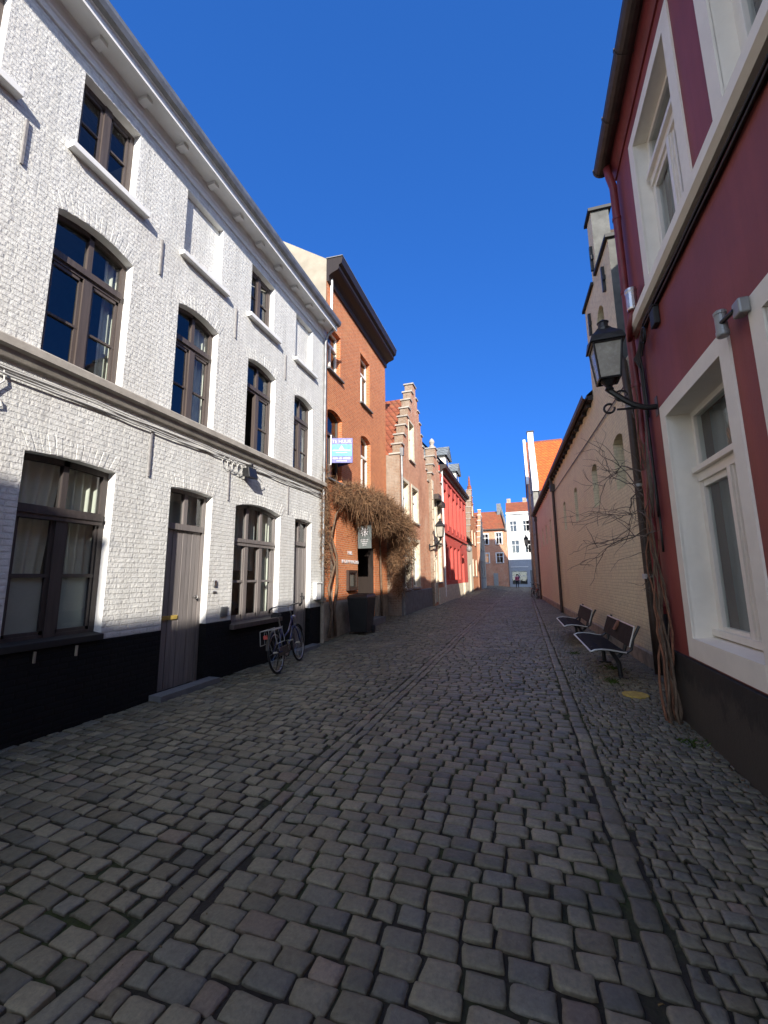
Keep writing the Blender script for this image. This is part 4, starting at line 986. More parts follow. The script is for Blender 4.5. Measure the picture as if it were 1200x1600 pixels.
for k in range(22):
    y = YE + .02 - .72 * k; pr2 = [(.06 + .105 + .113 * math.cos(t), 7.34 - .105 + .113 * math.sin(t) * 1.15) for t in [PI + PI * j / 8 for j in range(9)]]
    mb.extrude(fr_, pr2 + [(.278, 7.25), (.05, 7.25)], y - .03, y)
mb.build('gutter', M['brown_metal'], red)
mb = MB(); mb.poly(fr_(-11.4, 7.22, .16), fr_(YE + .05, 7.22, .16), fr_(YE + .05, 10.0, -3.3), fr_(-11.4, 10.0, -3.3)); mb.poly(fr_(-11.4, 10.0, -3.3), fr_(YE + .05, 10.0, -3.3), fr_(YE + .05, 7.2, -7), fr_(-11.4, 7.2, -7)); mb.poly(fr_(YE, 7.15, 0), fr_(YE, 9.95, -3.3), fr_(YE, 7.15, -7)); mb.build('roof', M['dark_tiles'], red)
mb = MB(); mb.tube([fr_(YE - .1, 7.15, .13), fr_(YE - .1, 6.98, .11), fr_(YE - .1, 6.8, .075)] + [fr_(YE - .1, z, .075) for z in (6, 5, 4, 3, 2, 1.1)], .048, 12)
dp = mb.build('downpipe', M['maroon_metal'], red, smooth=True)
mb = MB()
for z in (6.3, 5.2, 3.9, 2.6, 1.2): mb.tube([fr_(YE - .1, z - .02, .075), fr_(YE - .1, z + .02, .075)], .056, 12)
mb.build('pipe_clip', M['maroon_metal'], dp)
mb = MB(); mb.tube([fr_(YE - .1, z, .075) for z in (1.1, .6, -.05)], .055, 12); mb.build('pipe_foot', M['black_metal'], dp, smooth=True)
mb = MB(); mb.lathe(fr_(YE - .42, 4.74, .10), [(.055, 0), (.06, .02), (.06, .22), (.068, .24), (.068, .27), (.03, .28)], 14); mb.build('steel_collar', M['steel'], dp, smooth=False)
mb = MB(); mb.tube([fr_(YE - .40, 4.76, .1), fr_(YE - .28, 4.60, .12), fr_(YE - .12, 4.50, .09)], .035, 10); mb.build('branch_pipe', M['maroon_metal'], dp, smooth=True)
# cables under the white string course and down beside the pipe
mb = MB()
for k in range(5):
    pts = [fr_(y, 4.53 - .02 * k - .012 * abs(math.sin(y * 2.3 + k)), .02 + .012 * (k % 3)) for y in np.arange(1.0, 5.25, .2)]
    pts += [fr_(5.34 + .03 * k, 4.40 - .03 * k, .04), fr_(5.42 + .02 * k, 4.2, .05 + .01 * k)] + [fr_(5.44 + .025 * (k % 3) + .012 * math.sin(z * 3 + k), z, .03 + .015 * (k % 2)) for z in np.arange(4.0, 3.2 - .4 * k, -.2)]
    mb.tube(pts, .013, 6)
for k in range(3): mb.tube([fr_(5.2 + .08 * math.cos(t * .5 + k), 4.33 + .1 * math.sin(t * .5) - .06 * k, .05 + .01 * k) for t in range(14)], .010, 6)
mb.build('cable_bundle', M['cable'], red, smooth=True)
jb = MB(); jb.fbox(fr_, 4.76, 4.90, 4.22, 4.42, .002, .06); jb.fbox(fr_, 4.75, 4.91, 4.42, 4.44, .002, .07)
tag(jb.build('junction_box', M['tar'], None, bevel=.015), 'dark junction box under the white string course of the maroon house', 'junction box')

# twin spotlights above the lower window
sp = thing('spotlight_pair', fr_(3.25, 3.35, 0), 'grey cylindrical spotlight with box on the white lintel of the maroon house', 'spotlight')
mb = MB(); mb.fbox(fr_, 3.12, 3.22, 3.27, 3.38, .019, .085); mb.build('control_box', M['greymetal'], sp, bevel=.012)
mb = MB(); mb.tube([fr_(3.2, 3.33, .08), fr_(3.34, 3.33, .10)], .016, 8); mb.build('arm', M['black_metal'], sp)
mb = MB(); mb.lathe(fr_(3.36, 3.235, .09), [(.036, 0), (.041, .01), (.041, .04), (.037, .045), (.037, .165), (.041, .17), (.041, .19), (.03, .20)], 18); mb.build('cylinder_lamp', M['greymetal'], sp, smooth=False)

# ---- wall lanterns
def lantern(name, loc, wall_dir, label, s=1.0, group=None):
    """four sided lantern standing on a scrolled bracket; loc = lantern base centre, wall_dir = unit vector to the wall, 0.42 s away"""
    L = thing(name, loc, label, 'lantern', group); c = Vector(loc); w = Vector(wall_dir); n = 4
    def ring(r, z, k): a = 2 * PI * (k + .5) / n; r *= 1.22; return c + Vector((r * math.cos(a), r * math.sin(a), z)) * s
    fb, gl, top = MB(), MB(), MB()
    for k in range(n):
        fb.tube([ring(.112, .03, k), ring(.155, .42, k)], .011 * s, 6)
        gl.poly(ring(.110, .03, k), ring(.110, .03, k + 1), ring(.152, .42, k + 1), ring(.152, .42, k))
        fb.tube([ring(.112, .03, k), ring(.112, .03, k + 1)], .012 * s, 6); fb.tube([ring(.158, .42, k), ring(.158, .42, k + 1)], .014 * s, 6)
        top.poly(ring(.195, .425, k), ring(.195, .425, k + 1), ring(.17, .50, k + 1), ring(.17, .50, k))
        top.poly(ring(.17, .50, k), ring(.17, .50, k + 1), ring(.075, .60, k + 1), ring(.075, .60, k)); top.poly(ring(.195, .425, k), ring(.195, .425, k + 1), ring(0.02, .43, k + 1))
        top.poly(ring(.195, .425, k), ring(.195, .425, k + 1), (ring(.2, .475, k) + ring(.2, .475, k + 1)) / 2)
    top.lathe(c + Vector((0, 0, .59)) * s, [(.075 * s, 0), (.08 * s, .03 * s), (.05 * s, .05 * s), (.05 * s, .10 * s), (.06 * s, .11 * s), (.02 * s, .14 * s)], 12)
    fb.build('cage', M['black_metal'], L); gl.build('glazing', M['lamp_panel'], L); top.build('hood', M['black_metal'], L)
    bb = MB(); bb.lathe(c + Vector((0, 0, .05)) * s, [(.02 * s, 0), (.03 * s, .1 * s), (.045 * s, .18 * s), (.03 * s, .26 * s), (.005 * s, .28 * s)], 12); bb.build('bulb', M['bulb'], L, smooth=True)
    br = MB(); br.lathe(c + Vector((0, 0, -.10)) * s, [(.02 * s, 0), (.045 * s, .03 * s), (.03 * s, .06 * s), (.06 * s, .10 * s), (.085 * s, .13 * s)], 12)
    base = c + Vector((0, 0, -.08)) * s
    pts = [base + (w * (.42 * t) + Vector((0, 0, -.24 * math.sin(min(1, t * 1.15) * PI / 2)))) * s for t in np.linspace(0, 1, 12)]
    br.tube(pts, .030 * s, 8); br.tube([base + (w * (.10 + .055 * math.cos(a)) + Vector((0, 0, -.075 + .055 * math.sin(a)))) * s for a in np.linspace(0, 5.2, 16)], .011 * s, 6)
    br.tube([base + (w * (-.02 + .05 * math.cos(a)) + Vector((0, 0, -.20 + .05 * math.sin(a)))) * s for a in np.linspace(1, 6.5, 14)], .012 * s, 6)
    br.tube([base + (w * .05 + Vector((0, 0, -.22))) * s, base + (w * .30 + Vector((0, 0, -.235))) * s], .011 * s, 6)
    e = base + (w * .42 + Vector((0, 0, -.24))) * s; sd = w.cross(Vector((0, 0, 1)))
    p0 = e - w * .015 * s
    br.hexa([p0 - sd * .04 * s - Vector((0, 0, .1 * s)), p0 + sd * .04 * s - Vector((0, 0, .1 * s)), p0 + sd * .04 * s - Vector((0, 0, .1 * s)) + w * .03 * s, p0 - sd * .04 * s - Vector((0, 0, .1 * s)) + w * .03 * s,
             p0 - sd * .04 * s + Vector((0, 0, .1 * s)), p0 + sd * .04 * s + Vector((0, 0, .1 * s)), p0 + sd * .04 * s + Vector((0, 0, .1 * s)) + w * .03 * s, p0 - sd * .04 * s + Vector((0, 0, .1 * s)) + w * .03 * s])
    br.build('bracket', M['black_metal'], L); return L
lantern('wall_lantern', (1.09, 5.2, 3.80), (1, 0, 0), 'black four-sided lantern on a scrolled bracket at the corner of the maroon house', 1.12)
lantern('wall_lantern', (-3.62, 19.0, 3.35), (-1, 0, 0), 'distant grey lantern on the brick gabled houses across the street', 1.25)
lantern('wall_lantern', (.38, 44.5, 4.6), (1, 0, 0), 'far lantern silhouetted before the white house at the end of the street', 1.5)

# =====================================================================  RIGHT: TAN HOUSE
Ut = Vector((-.0427, 1, 0)).normalized(); Nt = Vector((-Ut.y, Ut.x, 0))
ft = frame((2.067, 5.72, 0), Ut, Nt)
tan = thing('tan_house', ft(10, 0, 0), 'long tan painted brick house with narrow slit windows, low eaves and a stepped dormer gable', 'house')
def tu(y): return (y - 5.72) / Ut.y
slits = [OP(tu(y) - w_ / 2, tu(y) + w_ / 2, 3.24, 4.22, .10, depth=.2) for y, w_ in ((8.98, .70), (11.25, .60), (14.15, .55), (16.75, .55), (19.9, .5), (21.8, .50), (24, .5), (26.1, .50), (28.6, .5))]
G0, G1 = tu(8.22), tu(10.62); gc = (G0 + G1) / 2
tops = [(.02, G0, 5.4), (G0, gc - .2, 8.12), (gc - .2, gc + .2, 9.68), (gc + .2, G1, 8.12), (G1, tu(31.6), 5.86)]
archw = OP(tu(9.0), tu(9.62), 6.55, 7.15, .22, depth=.2)
facade(ft, 'wall', M['tan_brick'], tan, .02, tu(31.6), -.2, 5.9, slits + [archw], .16, tops=tops)
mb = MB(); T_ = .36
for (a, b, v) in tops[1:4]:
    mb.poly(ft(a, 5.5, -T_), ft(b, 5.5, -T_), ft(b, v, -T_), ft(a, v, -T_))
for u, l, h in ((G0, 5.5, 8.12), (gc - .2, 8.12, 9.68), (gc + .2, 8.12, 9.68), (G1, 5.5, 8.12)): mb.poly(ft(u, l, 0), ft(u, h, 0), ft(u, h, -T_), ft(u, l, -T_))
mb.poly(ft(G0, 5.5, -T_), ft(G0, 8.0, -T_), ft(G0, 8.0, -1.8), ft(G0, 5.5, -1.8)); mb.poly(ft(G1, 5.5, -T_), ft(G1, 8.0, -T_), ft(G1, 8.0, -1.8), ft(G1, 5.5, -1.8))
mb.build('gable_side', M['shaded_cement'], tan)
for a, b, v in tops[1:4]:
    mb = MB(); coping(mb, ft, a, b, v, T_, .06, .07); mb.build('coping', M['tar'], tan)
mb = MB(); mb.poly(ft(G0, 7.95, -T_), ft(gc, 9.3, -T_), ft(gc, 9.3, -1.8), ft(G0, 7.95, -1.8)); mb.poly(ft(G1, 7.95, -T_), ft(gc, 9.3, -T_), ft(gc, 9.3, -1.8), ft(G1, 7.95, -1.8)); mb.build('dormer_roof', M['dark_tiles'], tan)
for u, a, b in ((gc + .30, 8.0, 8.0), (gc - .02, 8.35, 8.95), (gc - .75, 7.3, 7.85), (gc + .7, 7.2, 7.75), (gc + .35, 5.9, 6.5)):
    if b > a:
        mb = MB(); mb.fbox(ft, u - .03, u + .03, a, b, 0, .06); mb.fbox(ft, u - .07, u + .07, (a + b) / 2 - .05, (a + b) / 2 + .05, 0, .05); mb.build('wall_anchor', M['black_metal'], tan)
mb = MB(); mb.poly(ft(tu(8.9), 6.5, -.19), ft(tu(9.7), 6.5, -.19), ft(tu(9.7), 7.45, -.19), ft(tu(8.9), 7.45, -.19)); mb.build('gable_shutter', M['brown_metal'], tan)
for o in slits:
    mb = MB(); mb.fbox(ft, o['u0'] - .02, o['u1'] + .02, o['v0'] - .02, o['v1'] + .14, -.26, -.205); mb.build('slit_shutter', M['brown_slat'], tan)
a, b = G1 + .02, tu(31.8)
mb = MB(); mb.poly(ft(a, 5.93, .14), ft(b, 5.93, .14), ft(b, 8.8, -3.2), ft(a, 8.8, -3.2)); mb.poly(ft(a, 8.8, -3.2), ft(b, 8.8, -3.2), ft(b, 5.8, -7), ft(a, 5.8, -7)); mb.poly(ft(.02, 5.4, -.02), ft(G0, 5.4, -.02), ft(G0, 8.4, -3.2), ft(.02, 8.4, -3.2)); mb.build('roof', M['dark_tiles'], tan)
mb = MB(); mb.extrude(ft, [(-.02, 5.80), (.12, 5.80), (.12, 5.90), (-.02, 5.92)], a, b)
for k in range(int((b - a) / .6)): u = a + .3 + .6 * k; mb.fbox(ft, u - .035, u + .035, 5.72, 5.80, .001, .11)
mb.build('eaves', M['dark_wood'], tan)
mb = MB(); mb.extrude(ft, [(.121, 5.93), (.13, 5.85), (.18, 5.815), (.235, 5.85), (.25, 5.94), (.24, 5.94), (.222, 5.86), (.18, 5.83), (.145, 5.86), (.133, 5.93)], a, b); mb.build('gutter', M['brown_metal'], tan)
mb = MB(); mb.poly(ft(tu(31.6), -.2, 0), ft(tu(31.6), 5.85, 0), ft(tu(31.6), 8.7, -3.2), ft(tu(31.6), 6, -7), ft(tu(31.6), -.2, -7)); mb.poly(ft(.02, -.2, -7), ft(tu(31.6), -.2, -7), ft(tu(31.6), 5.8, -7), ft(.02, 5.8, -7)); mb.build('end_wall', M['tan_brick'], tan)
for y, top_, r in ((19.1, 5.9, .06), (29.6, 5.8, .06)):
    mb = MB(); u = tu(y); mb.tube([ft(u, 5.85, .18), ft(u, 5.7, .17), ft(u, 5.5, .10)] + [ft(u, z, .09) for z in (5.2, 3.5, 1.8, 0)], r, 10); mb.fbox(ft, u - .1, u + .1, 5.2, 5.5, .02, .2); mb.build('downpipe', M['brown_metal'], tan)
u = tu(7.75)
mb = MB(); mb.tube([ft(u, z, .075) for z in (0, .9, 2, 3, 4, 4.6)] + [ft(u + .1, 5.3, .07), ft(u + .2, 5.9, .28)], .062, 12); d_ = mb.build('downpipe', M['brown_metal'], tan, smooth=True)
mb = MB()
for z in (1.5, 3.0, 4.4): mb.tube([ft(u, z, .075), ft(u, z + .05, .075)], .07, 12)
mb.build('pipe_clip', M['greymetal'], d_)
mb = MB(); mb.fbox(ft, u - .07, u + .07, 1.48, 1.56, .12, .145); mb.build('pipe_label', M['signwhite'], d_)
mb = MB(); mb.tube([ft(tu(7.9), 4.95, .03), ft(tu(11), 5.0, .03), ft(tu(15), 5.1, .03), ft(tu(20), 5.2, .03)], .014, 6); mb.build('wall_cable', M['brown_metal'], tan)
mb = MB(); mb.extrude(ft, [(0, -.2), (.03, -.2), (.03, .22), (0, .25)], .02, tu(31.5)); mb.build('plinth', M['stone_dirty'], tan)

# tall gabled house with orange roof beyond
tall = thing('orange_roof_house', (.95, 36, 0), 'tall pale rendered house with bright orange tiled roof and white parapet edge', 'house')
fo = RF(.98)
too = [OP(33.6, 34.4, 4.8, 6.6), OP(36.6, 37.4, 4.8, 6.6), OP(35.0, 35.8, 8.2, 9.6), OP(33.6, 34.4, 1.4, 3.4), OP(36.4, 37.5, .1, 2.6)]
c_ = 35.6; Y0, Y1 = 31.9, 39.3; n_ = 12
tp = []
for k in range(n_):
    a = Y0 + (c_ - Y0) * k / n_; b = Y0 + (c_ - Y0) * (k + 1) / n_; tp.append((a, b, 8.0 + 4.6 * (k + .5) / n_))
tp = tp + [(2 * c_ - b, 2 * c_ - a, v) for a, b, v in reversed(tp)]
facade(fo, 'wall', M['grey_render'], tall, Y0, Y1, -.2, 12.6, too, .14, tops=tp)
for o in too[:4]: simplewin(fo, tall, o, M['offwhite_wood'])
mb = MB(); mb.fbox(fo, 36.4, 37.5, .1, 2.6, -.19, -.14); mb.build('door', M['dark_wood'], tall)
mb = MB()
for s_ in (0, 1):
    ya, yb = (Y0 - .15, c_) if s_ == 0 else (Y1 + .15, c_)
    mb.hexa([fo(ya, 7.75, .02), fo(yb, 12.55, .02), fo(yb, 12.55, -.42), fo(ya, 7.75, -.42), fo(ya, 8.35, .02), fo(yb, 13.15, .02), fo(yb, 13.15, -.42), fo(ya, 8.35, -.42)])
mb.fbox(fo, c_ - .3, c_ + .3, 12.5, 13.5, -.42, .02); mb.build('parapet', M['white_end'], tall)
mb = MB(); mb.fbox(fo, c_ - .36, c_ + .36, 13.5, 13.6, -.48, .08); mb.build('parapet_cap', M['tar'], tall)
mb = MB(); mb.poly(fo(Y0 - .2, 7.75, -.42), fo(c_, 12.6, -.42), fo(c_, 12.6, -12), fo(Y0 - .2, 7.75, -12)); mb.poly(fo(Y1, 7.9, -.42), fo(c_, 12.6, -.42), fo(c_, 12.6, -12), fo(Y1, 7.9, -12)); mb.build('roof', M['orange_tiles'], tall)
shell('side_wall', M['grey_render'], tall, [(.98, Y0), (13, Y0), (13, Y1), (.98, Y1)], -.2, 7.8)
mb = MB(); mb.fbox(EF(Y0), 1.4, 13, 7.3, 7.75, .001, .16); mb.build('eaves', M['dark_wood'], tall)
tall2 = thing('dark_gable_house', (.7, 46, 0), 'dark fronted gabled house with brown tiled roof behind the orange roofed house', 'house')
fo2 = RF(.80)
facade(fo2, 'wall', M['brown_metal'], tall2, 39.4, 47.5, -.2, 10.2, [], .1)
mb = MB(); mb.poly(fo2(39.4, 10.0, .1), fo2(43.4, 15.2, .1), fo2(43.4, 15.2, -3.6), fo2(39.4, 10.0, -3.6)); mb.poly(fo2(47.5, 10.0, .1), fo2(43.4, 15.2, .1), fo2(43.4, 15.2, -3.6), fo2(47.5, 10.0, -3.6)); mb.poly(fo2(39.4, 10.1, 0), fo2(43.4, 15.1, 0), fo2(47.5, 10.1, 0)); mb.build('roof', M['red_tiles'], tall2)
mb = MB(); mb.hexa([fo2(39.3, 9.9, .12), fo2(43.4, 15.2, .12), fo2(43.4, 15.2, -.12), fo2(39.3, 9.9, -.12), fo2(39.3, 10.2, .12), fo2(43.4, 15.5, .12), fo2(43.4, 15.5, -.12), fo2(39.3, 10.2, -.12)]); mb.build('verge_board', M['white_paint'], tall2)
shell('side_wall', M['old_brick'], tall2, [(.8, 39.42), (4.4, 39.42), (4.4, 47.5), (.8, 47.5)], -.2, 10.1)
mb = MB(); mb.box(4.42, 11, 39.5, 47.5, -.2, 10.5); mb.build('shadow_wing', M['old_brick'], tall2)  # unseen wing, added to throw shadow over the foot of the end white house
# the building behind the camera whose shadow climbs the white house
bk = thing('corner_house', (1.7, -16, 0), 'tall plain house further back on the right whose shadow climbs the white house', 'house')
fbk = RF(1.6)
facade(fbk, 'wall', M['old_brick'], bk, -24, -11.4, -.2, 8.0, [OP(-13.5 - 2.5 * k, -12.4 - 2.5 * k, 1, 3) for k in range(4)], .1)
for k in range(4): simplewin(fbk, bk, OP(-13.5 - 2.5 * k, -12.4 - 2.5 * k, 1, 3), M['offwhite_wood'], d=-.1)
mb = MB(); mb.fbox(fbk, -24, -11.4, 8.0, 8.85, -.3, .06); mb.fbox(fbk, -24, -11.35, 8.85, 8.95, -.34, .12); mb.build('parapet', M['stone'], bk)
mb = MB(); mb.poly(fbk(-24, 7.9, -.3), fbk(-11.4, 7.9, -.3), fbk(-11.4, 9.2, -4), fbk(-24, 9.2, -4)); mb.poly(fbk(-24, 9.2, -4), fbk(-11.4, 9.2, -4), fbk(-11.4, 7.9, -8), fbk(-24, 7.9, -8)); mb.poly(fbk(-11.4, 7.9, -.3), fbk(-11.4, 9.2, -4), fbk(-11.4, 7.9, -8)); mb.build('roof', M['dark_tiles'], bk)
shell('side_wall', M['old_brick'], bk, [(1.6, -11.4), (9, -11.4), (9, -24), (1.6, -24)], -.2, 8.0)

# =====================================================================  CREEPER on the orange house
def twigs(name, mat, items, parent=None):
    """items: (p0, p1, p2, r, tone); each twig a bent three sided blade"""
    n = len(items); P = np.array([[i[0], i[1], i[2]] for i in items], float); r = np.array([i[3] for i in items]); tone = np.array([i[4] for i in items])
    V = np.zeros((n, 7, 3)); off = rng.normal(0, 1, (n, 3)); off /= np.linalg.norm(off, axis=1, keepdims=True)
    d = P[:, 2] - P[:, 0]; o1 = np.cross(d, off); o1 /= np.linalg.norm(o1, axis=1, keepdims=True) + 1e-9; dn = d / (np.linalg.norm(d, axis=1, keepdims=True) + 1e-9); o2 = np.cross(dn, o1)
    for k, (pi, sc) in enumerate(((0, 1.0), (1, .8))):
        for j in range(3):
            a = 2 * PI * j / 3; V[:, k * 3 + j] = P[:, pi] + (o1 * math.cos(a) + o2 * math.sin(a)) * (r * sc)[:, None]
    V[:, 6] = P[:, 2]
    f = [(0, 1, 4, 3), (1, 2, 5, 4), (2, 0, 3, 5)]; t = [(3, 4, 6), (4, 5, 6), (5, 3, 6)]
    base = (np.arange(n) * 7)[:, None, None]; Q = (np.array(f)[None] + base).reshape(-1, 4); T = (np.array(t)[None] + base).reshape(-1, 3)
    me = bpy.data.meshes.new(name); me.vertices.add(n * 7); me.vertices.foreach_set('co', V.reshape(-1).astype(np.float32))
    lp = np.concatenate([Q.ravel(), T.ravel()]); me.loops.add(len(lp)); me.loops.foreach_set('vertex_index', lp.astype(np.int32))
    st = np.concatenate([np.arange(len(Q)) * 4, len(Q) * 4 + np.arange(len(T)) * 3]); me.polygons.add(len(st)); me.polygons.foreach_set('loop_start', st.astype(np.int32))
    me.polygons.foreach_set('loop_total', np.concatenate([np.full(len(Q), 4), np.full(len(T), 3)]).astype(np.int32)); me.update(calc_edges=True)
    A = np.ones((n, 7, 4), np.float32); A[:, :, :3] = tone[:, None, :]; at = me.attributes.new('tone', 'FLOAT_COLOR', 'POINT'); at.data.foreach_set('color', A.reshape(-1))
    me.materials.append(mat); o = bpy.data.objects.new(name, me); COL.objects.link(o)
    if parent: o.parent = parent; o.matrix_parent_inverse = world_of(parent).inverted()
    return o
TW = [np.array(c) for c in ((.27, .15, .08), (.20, .105, .058), (.34, .205, .115), (.12, .068, .042), (.22, .135, .075), (.06, .036, .026))]
def blob(out, c, rad, n, ln=.24, r=.0045, down=.3):
    for _ in range(n):
        v = rng.normal(0, 1, 3); v /= np.linalg.norm(v); q = v * rng.uniform(.45, 1.0) ** .6
        p = np.array(c) + q * np.array(rad)
        if p[0] < -4.70: p[0] = -4.70 + rng.uniform(.0, .06)
        d = v * .6 + rng.normal(0, .75, 3); d[2] -= down; d /= np.linalg.norm(d); L = ln * rng.uniform(.5, 1.5)
        p1 = p + d * L * .5 + rng.normal(0, .02, 3); d2 = d + rng.normal(0, .5, 3); d2[2] -= down * .6; p2 = p1 + d2 / np.linalg.norm(d2) * L * .5
        for z in (p1, p2):
            if z[0] < -4.70: z[0] = -4.695
        out.append((p, p1, p2, r * rng.uniform(.6, 1.5), TW[rng.integers(0, len(TW))] * rng.uniform(.7, 1.3)))
cr = thing('wall_creeper', (-4.6, 11.6, 0), 'dry brown leafless creeper overhanging the entrance of the orange brick house', 'creeper')
it = []
for c, rad, n in (((-4.55, 9.75, 3.70), (.16, .45, .30), 500), ((-4.45, 10.5, 3.78), (.28, .55, .38), 1100), ((-4.32, 11.2, 3.72), (.40, .60, .45), 1600), ((-4.22, 11.9, 3.62), (.48, .6, .5), 1800), ((-4.15, 12.6, 3.45), (.52, .6, .55), 1900),
                  ((-4.30, 10.7, 3.52), (.30, .45, .30), 800), ((-4.15, 12.0, 3.25), (.44, .5, .45), 1100), ((-4.1, 13.3, 3.25), (.50, .55, .62), 1800), ((-4.05, 13.9, 2.95), (.48, .42, .72), 1700), ((-4.1, 13.7, 2.2), (.42, .45, .75), 1500), ((-4.15, 13.95, 1.5), (.30, .30, .70), 600)):
    blob(it, (c[0] + .07, c[1], c[2] + .04), (rad[0] * 1.05, rad[1] * .95, rad[2] * .95), int(n * 1.1))
for _ in range(520):      # long drooping strands
    y = rng.uniform(9.9, 14.1); x = -4.25 + .30 * (y - 9.9) / 4.2 + rng.normal(0, .16); z = 3.55 - .12 * max(0, y - 12) + rng.uniform(-.35, .35); L = rng.uniform(.35, .95)
    p = np.array([x, y, z]); d = rng.normal(0, .22, 3); d[2] = -1
    it.append((p, p + d * L * .5, p + d * L + rng.normal(0, .07, 3), .0035 * rng.uniform(.7, 1.5), TW[rng.integers(0, len(TW))] * rng.uniform(.7, 1.3)))
for z, w_, n in ((4.1, .10, 120), (3.7, .14, 260), (3.2, .15, 300), (2.7, .15, 300), (2.2, .14, 240), (1.8, .10, 120)): blob(it, (-4.64, 9.14, z), (.10, w_, .34), n, .16)
twigs('foliage', M['creeper'], it, cr)
mb = MB()
for y0, pts in ((9.35, [(9.35, .1), (9.5, .7), (9.38, 1.3), (9.62, 1.9), (9.3, 2.5), (9.2, 3.2), (9.15, 4.2)]), (9.6, [(9.7, .1), (9.66, .8), (9.85, 1.4), (9.72, 2.1), (9.5, 2.6), (9.7, 3.2), (10.3, 3.7)]), (13.5, [(13.3, .2), (13.4, 1), (13.2, 1.8), (13.3, 2.8), (12.4, 3.4), (11, 3.7), (9.8, 3.7)])):
    mb.tube([(XL + .10 + .03 * math.sin(z * 4), y, z) for y, z in pts], [.045, .04, .036, .032, .028, .022, .012], 7)
mb.build('stem', M['bark'], cr, smooth=True)

# =====================================================================  CLIMBER at the corner of the maroon house
cl = thing('climbing_shrub', (1.4, 5.4, 0), 'bare climbing shrub with twisted stems beside the maroon downpipe and twigs across the tan wall', 'climber')
mb = MB(); mr = MB(); tips = []
for k in range(11):
    x, y = 1.40 + rng.uniform(-.06, .10), 5.42 + rng.uniform(-.20, .20); z = 0; pts = [(x, y, -.03)]; top = rng.uniform(1.3, 3.3) if k > 2 else rng.uniform(3.2, 4.2)
    tx, ty = 1.46 + rng.uniform(-.05, .05), 5.62 + rng.uniform(-.08, .06)
    while z < top:
        z += .13; f = min(1, z / 1.4); pts.append((x + (tx - x) * f + .022 * math.sin(z * 5 + k) + rng.normal(0, .008), y + (ty - y) * f + .025 * math.cos(z * 4 + k * 2) + rng.normal(0, .008), z))
    r0 = rng.uniform(.010, .020); (mb if k % 3 else mr).tube(pts, [r0 * (1 - .65 * i / len(pts)) for i in range(len(pts))], 6); tips.append(pts)
mb.build('stem', M['bark'], cl, smooth=True); mr.build('stem', M['bark_red'], cl, smooth=True)
mb = MB()
def walk(p, d, L, r, depth):
    p = np.array(p, float); d = np.array(d, float); d /= np.linalg.norm(d); pts = [p.copy()]; n = int(L / .07); 
    for i in range(n):
        d = d + rng.normal(0, .17, 3) + np.array([0, 0, -.012]); d /= np.linalg.norm(d); p = p + d * .07
        wall = 2.02 - .0427 * (p[1] - 5.72) if p[1] > 5.75 else 1.52
        if p[0] > wall - .03: p[0] = wall - .03; d[0] = -abs(d[0]) * .3
        pts.append(p.copy())
        if depth > 0 and rng.random() < .28:
            walk(p, d + rng.normal(0, .8, 3), L * rng.uniform(.25, .55), r * .6, depth - 1)
    mb.tube(pts, [r * (1 - .8 * i / len(pts)) for i in range(len(pts))], 5, caps=False)
for z, d, L in ((2.25, (-.05, 1, .15), 1.7), (2.4, (.1, 1, .05), 1.9), (2.6, (0, 1, -.05), 1.5), (2.8, (.1, .9, .1), 1.4), (2.1, (-.12, .9, -.1), 1.5), (3.0, (.1, 1, .0), 1.2), (2.5, (-.1, .8, .3), 1.3), (2.2, (.1, 1, .4), 1.6), (2.0, (-.3, .6, .1), .9), (3.2, (.1, .8, -.2), 1.0), (2.7, (-.2, .9, .0), 1.2), (2.35, (.15, 1, .2), 1.5),
                (2.3, (-.04, -1, .12), .75), (2.0, (-.1, -.8, .1), .5), (2.75, (-.06, -.7, .5), .6), (1.7, (-.15, .9, -.2), 1.0), (3.5, (.1, .7, .3), .8)):
    walk((1.44, 5.68, z), d, L, .0085, 2)
for k in range(5):
    a = rng.uniform(0, 6); mb.tube([(1.42 + .03 * math.cos(t), 5.45 - .22 * math.sin(t * .5) - .02 * k, 2.2 + .9 * (1 - math.cos(t * .5)) / 2 + .06 * k) for t in np.linspace(0, 6.0, 18)], .005, 5)
mb.build('branch', M['twig'], cl, smooth=True)

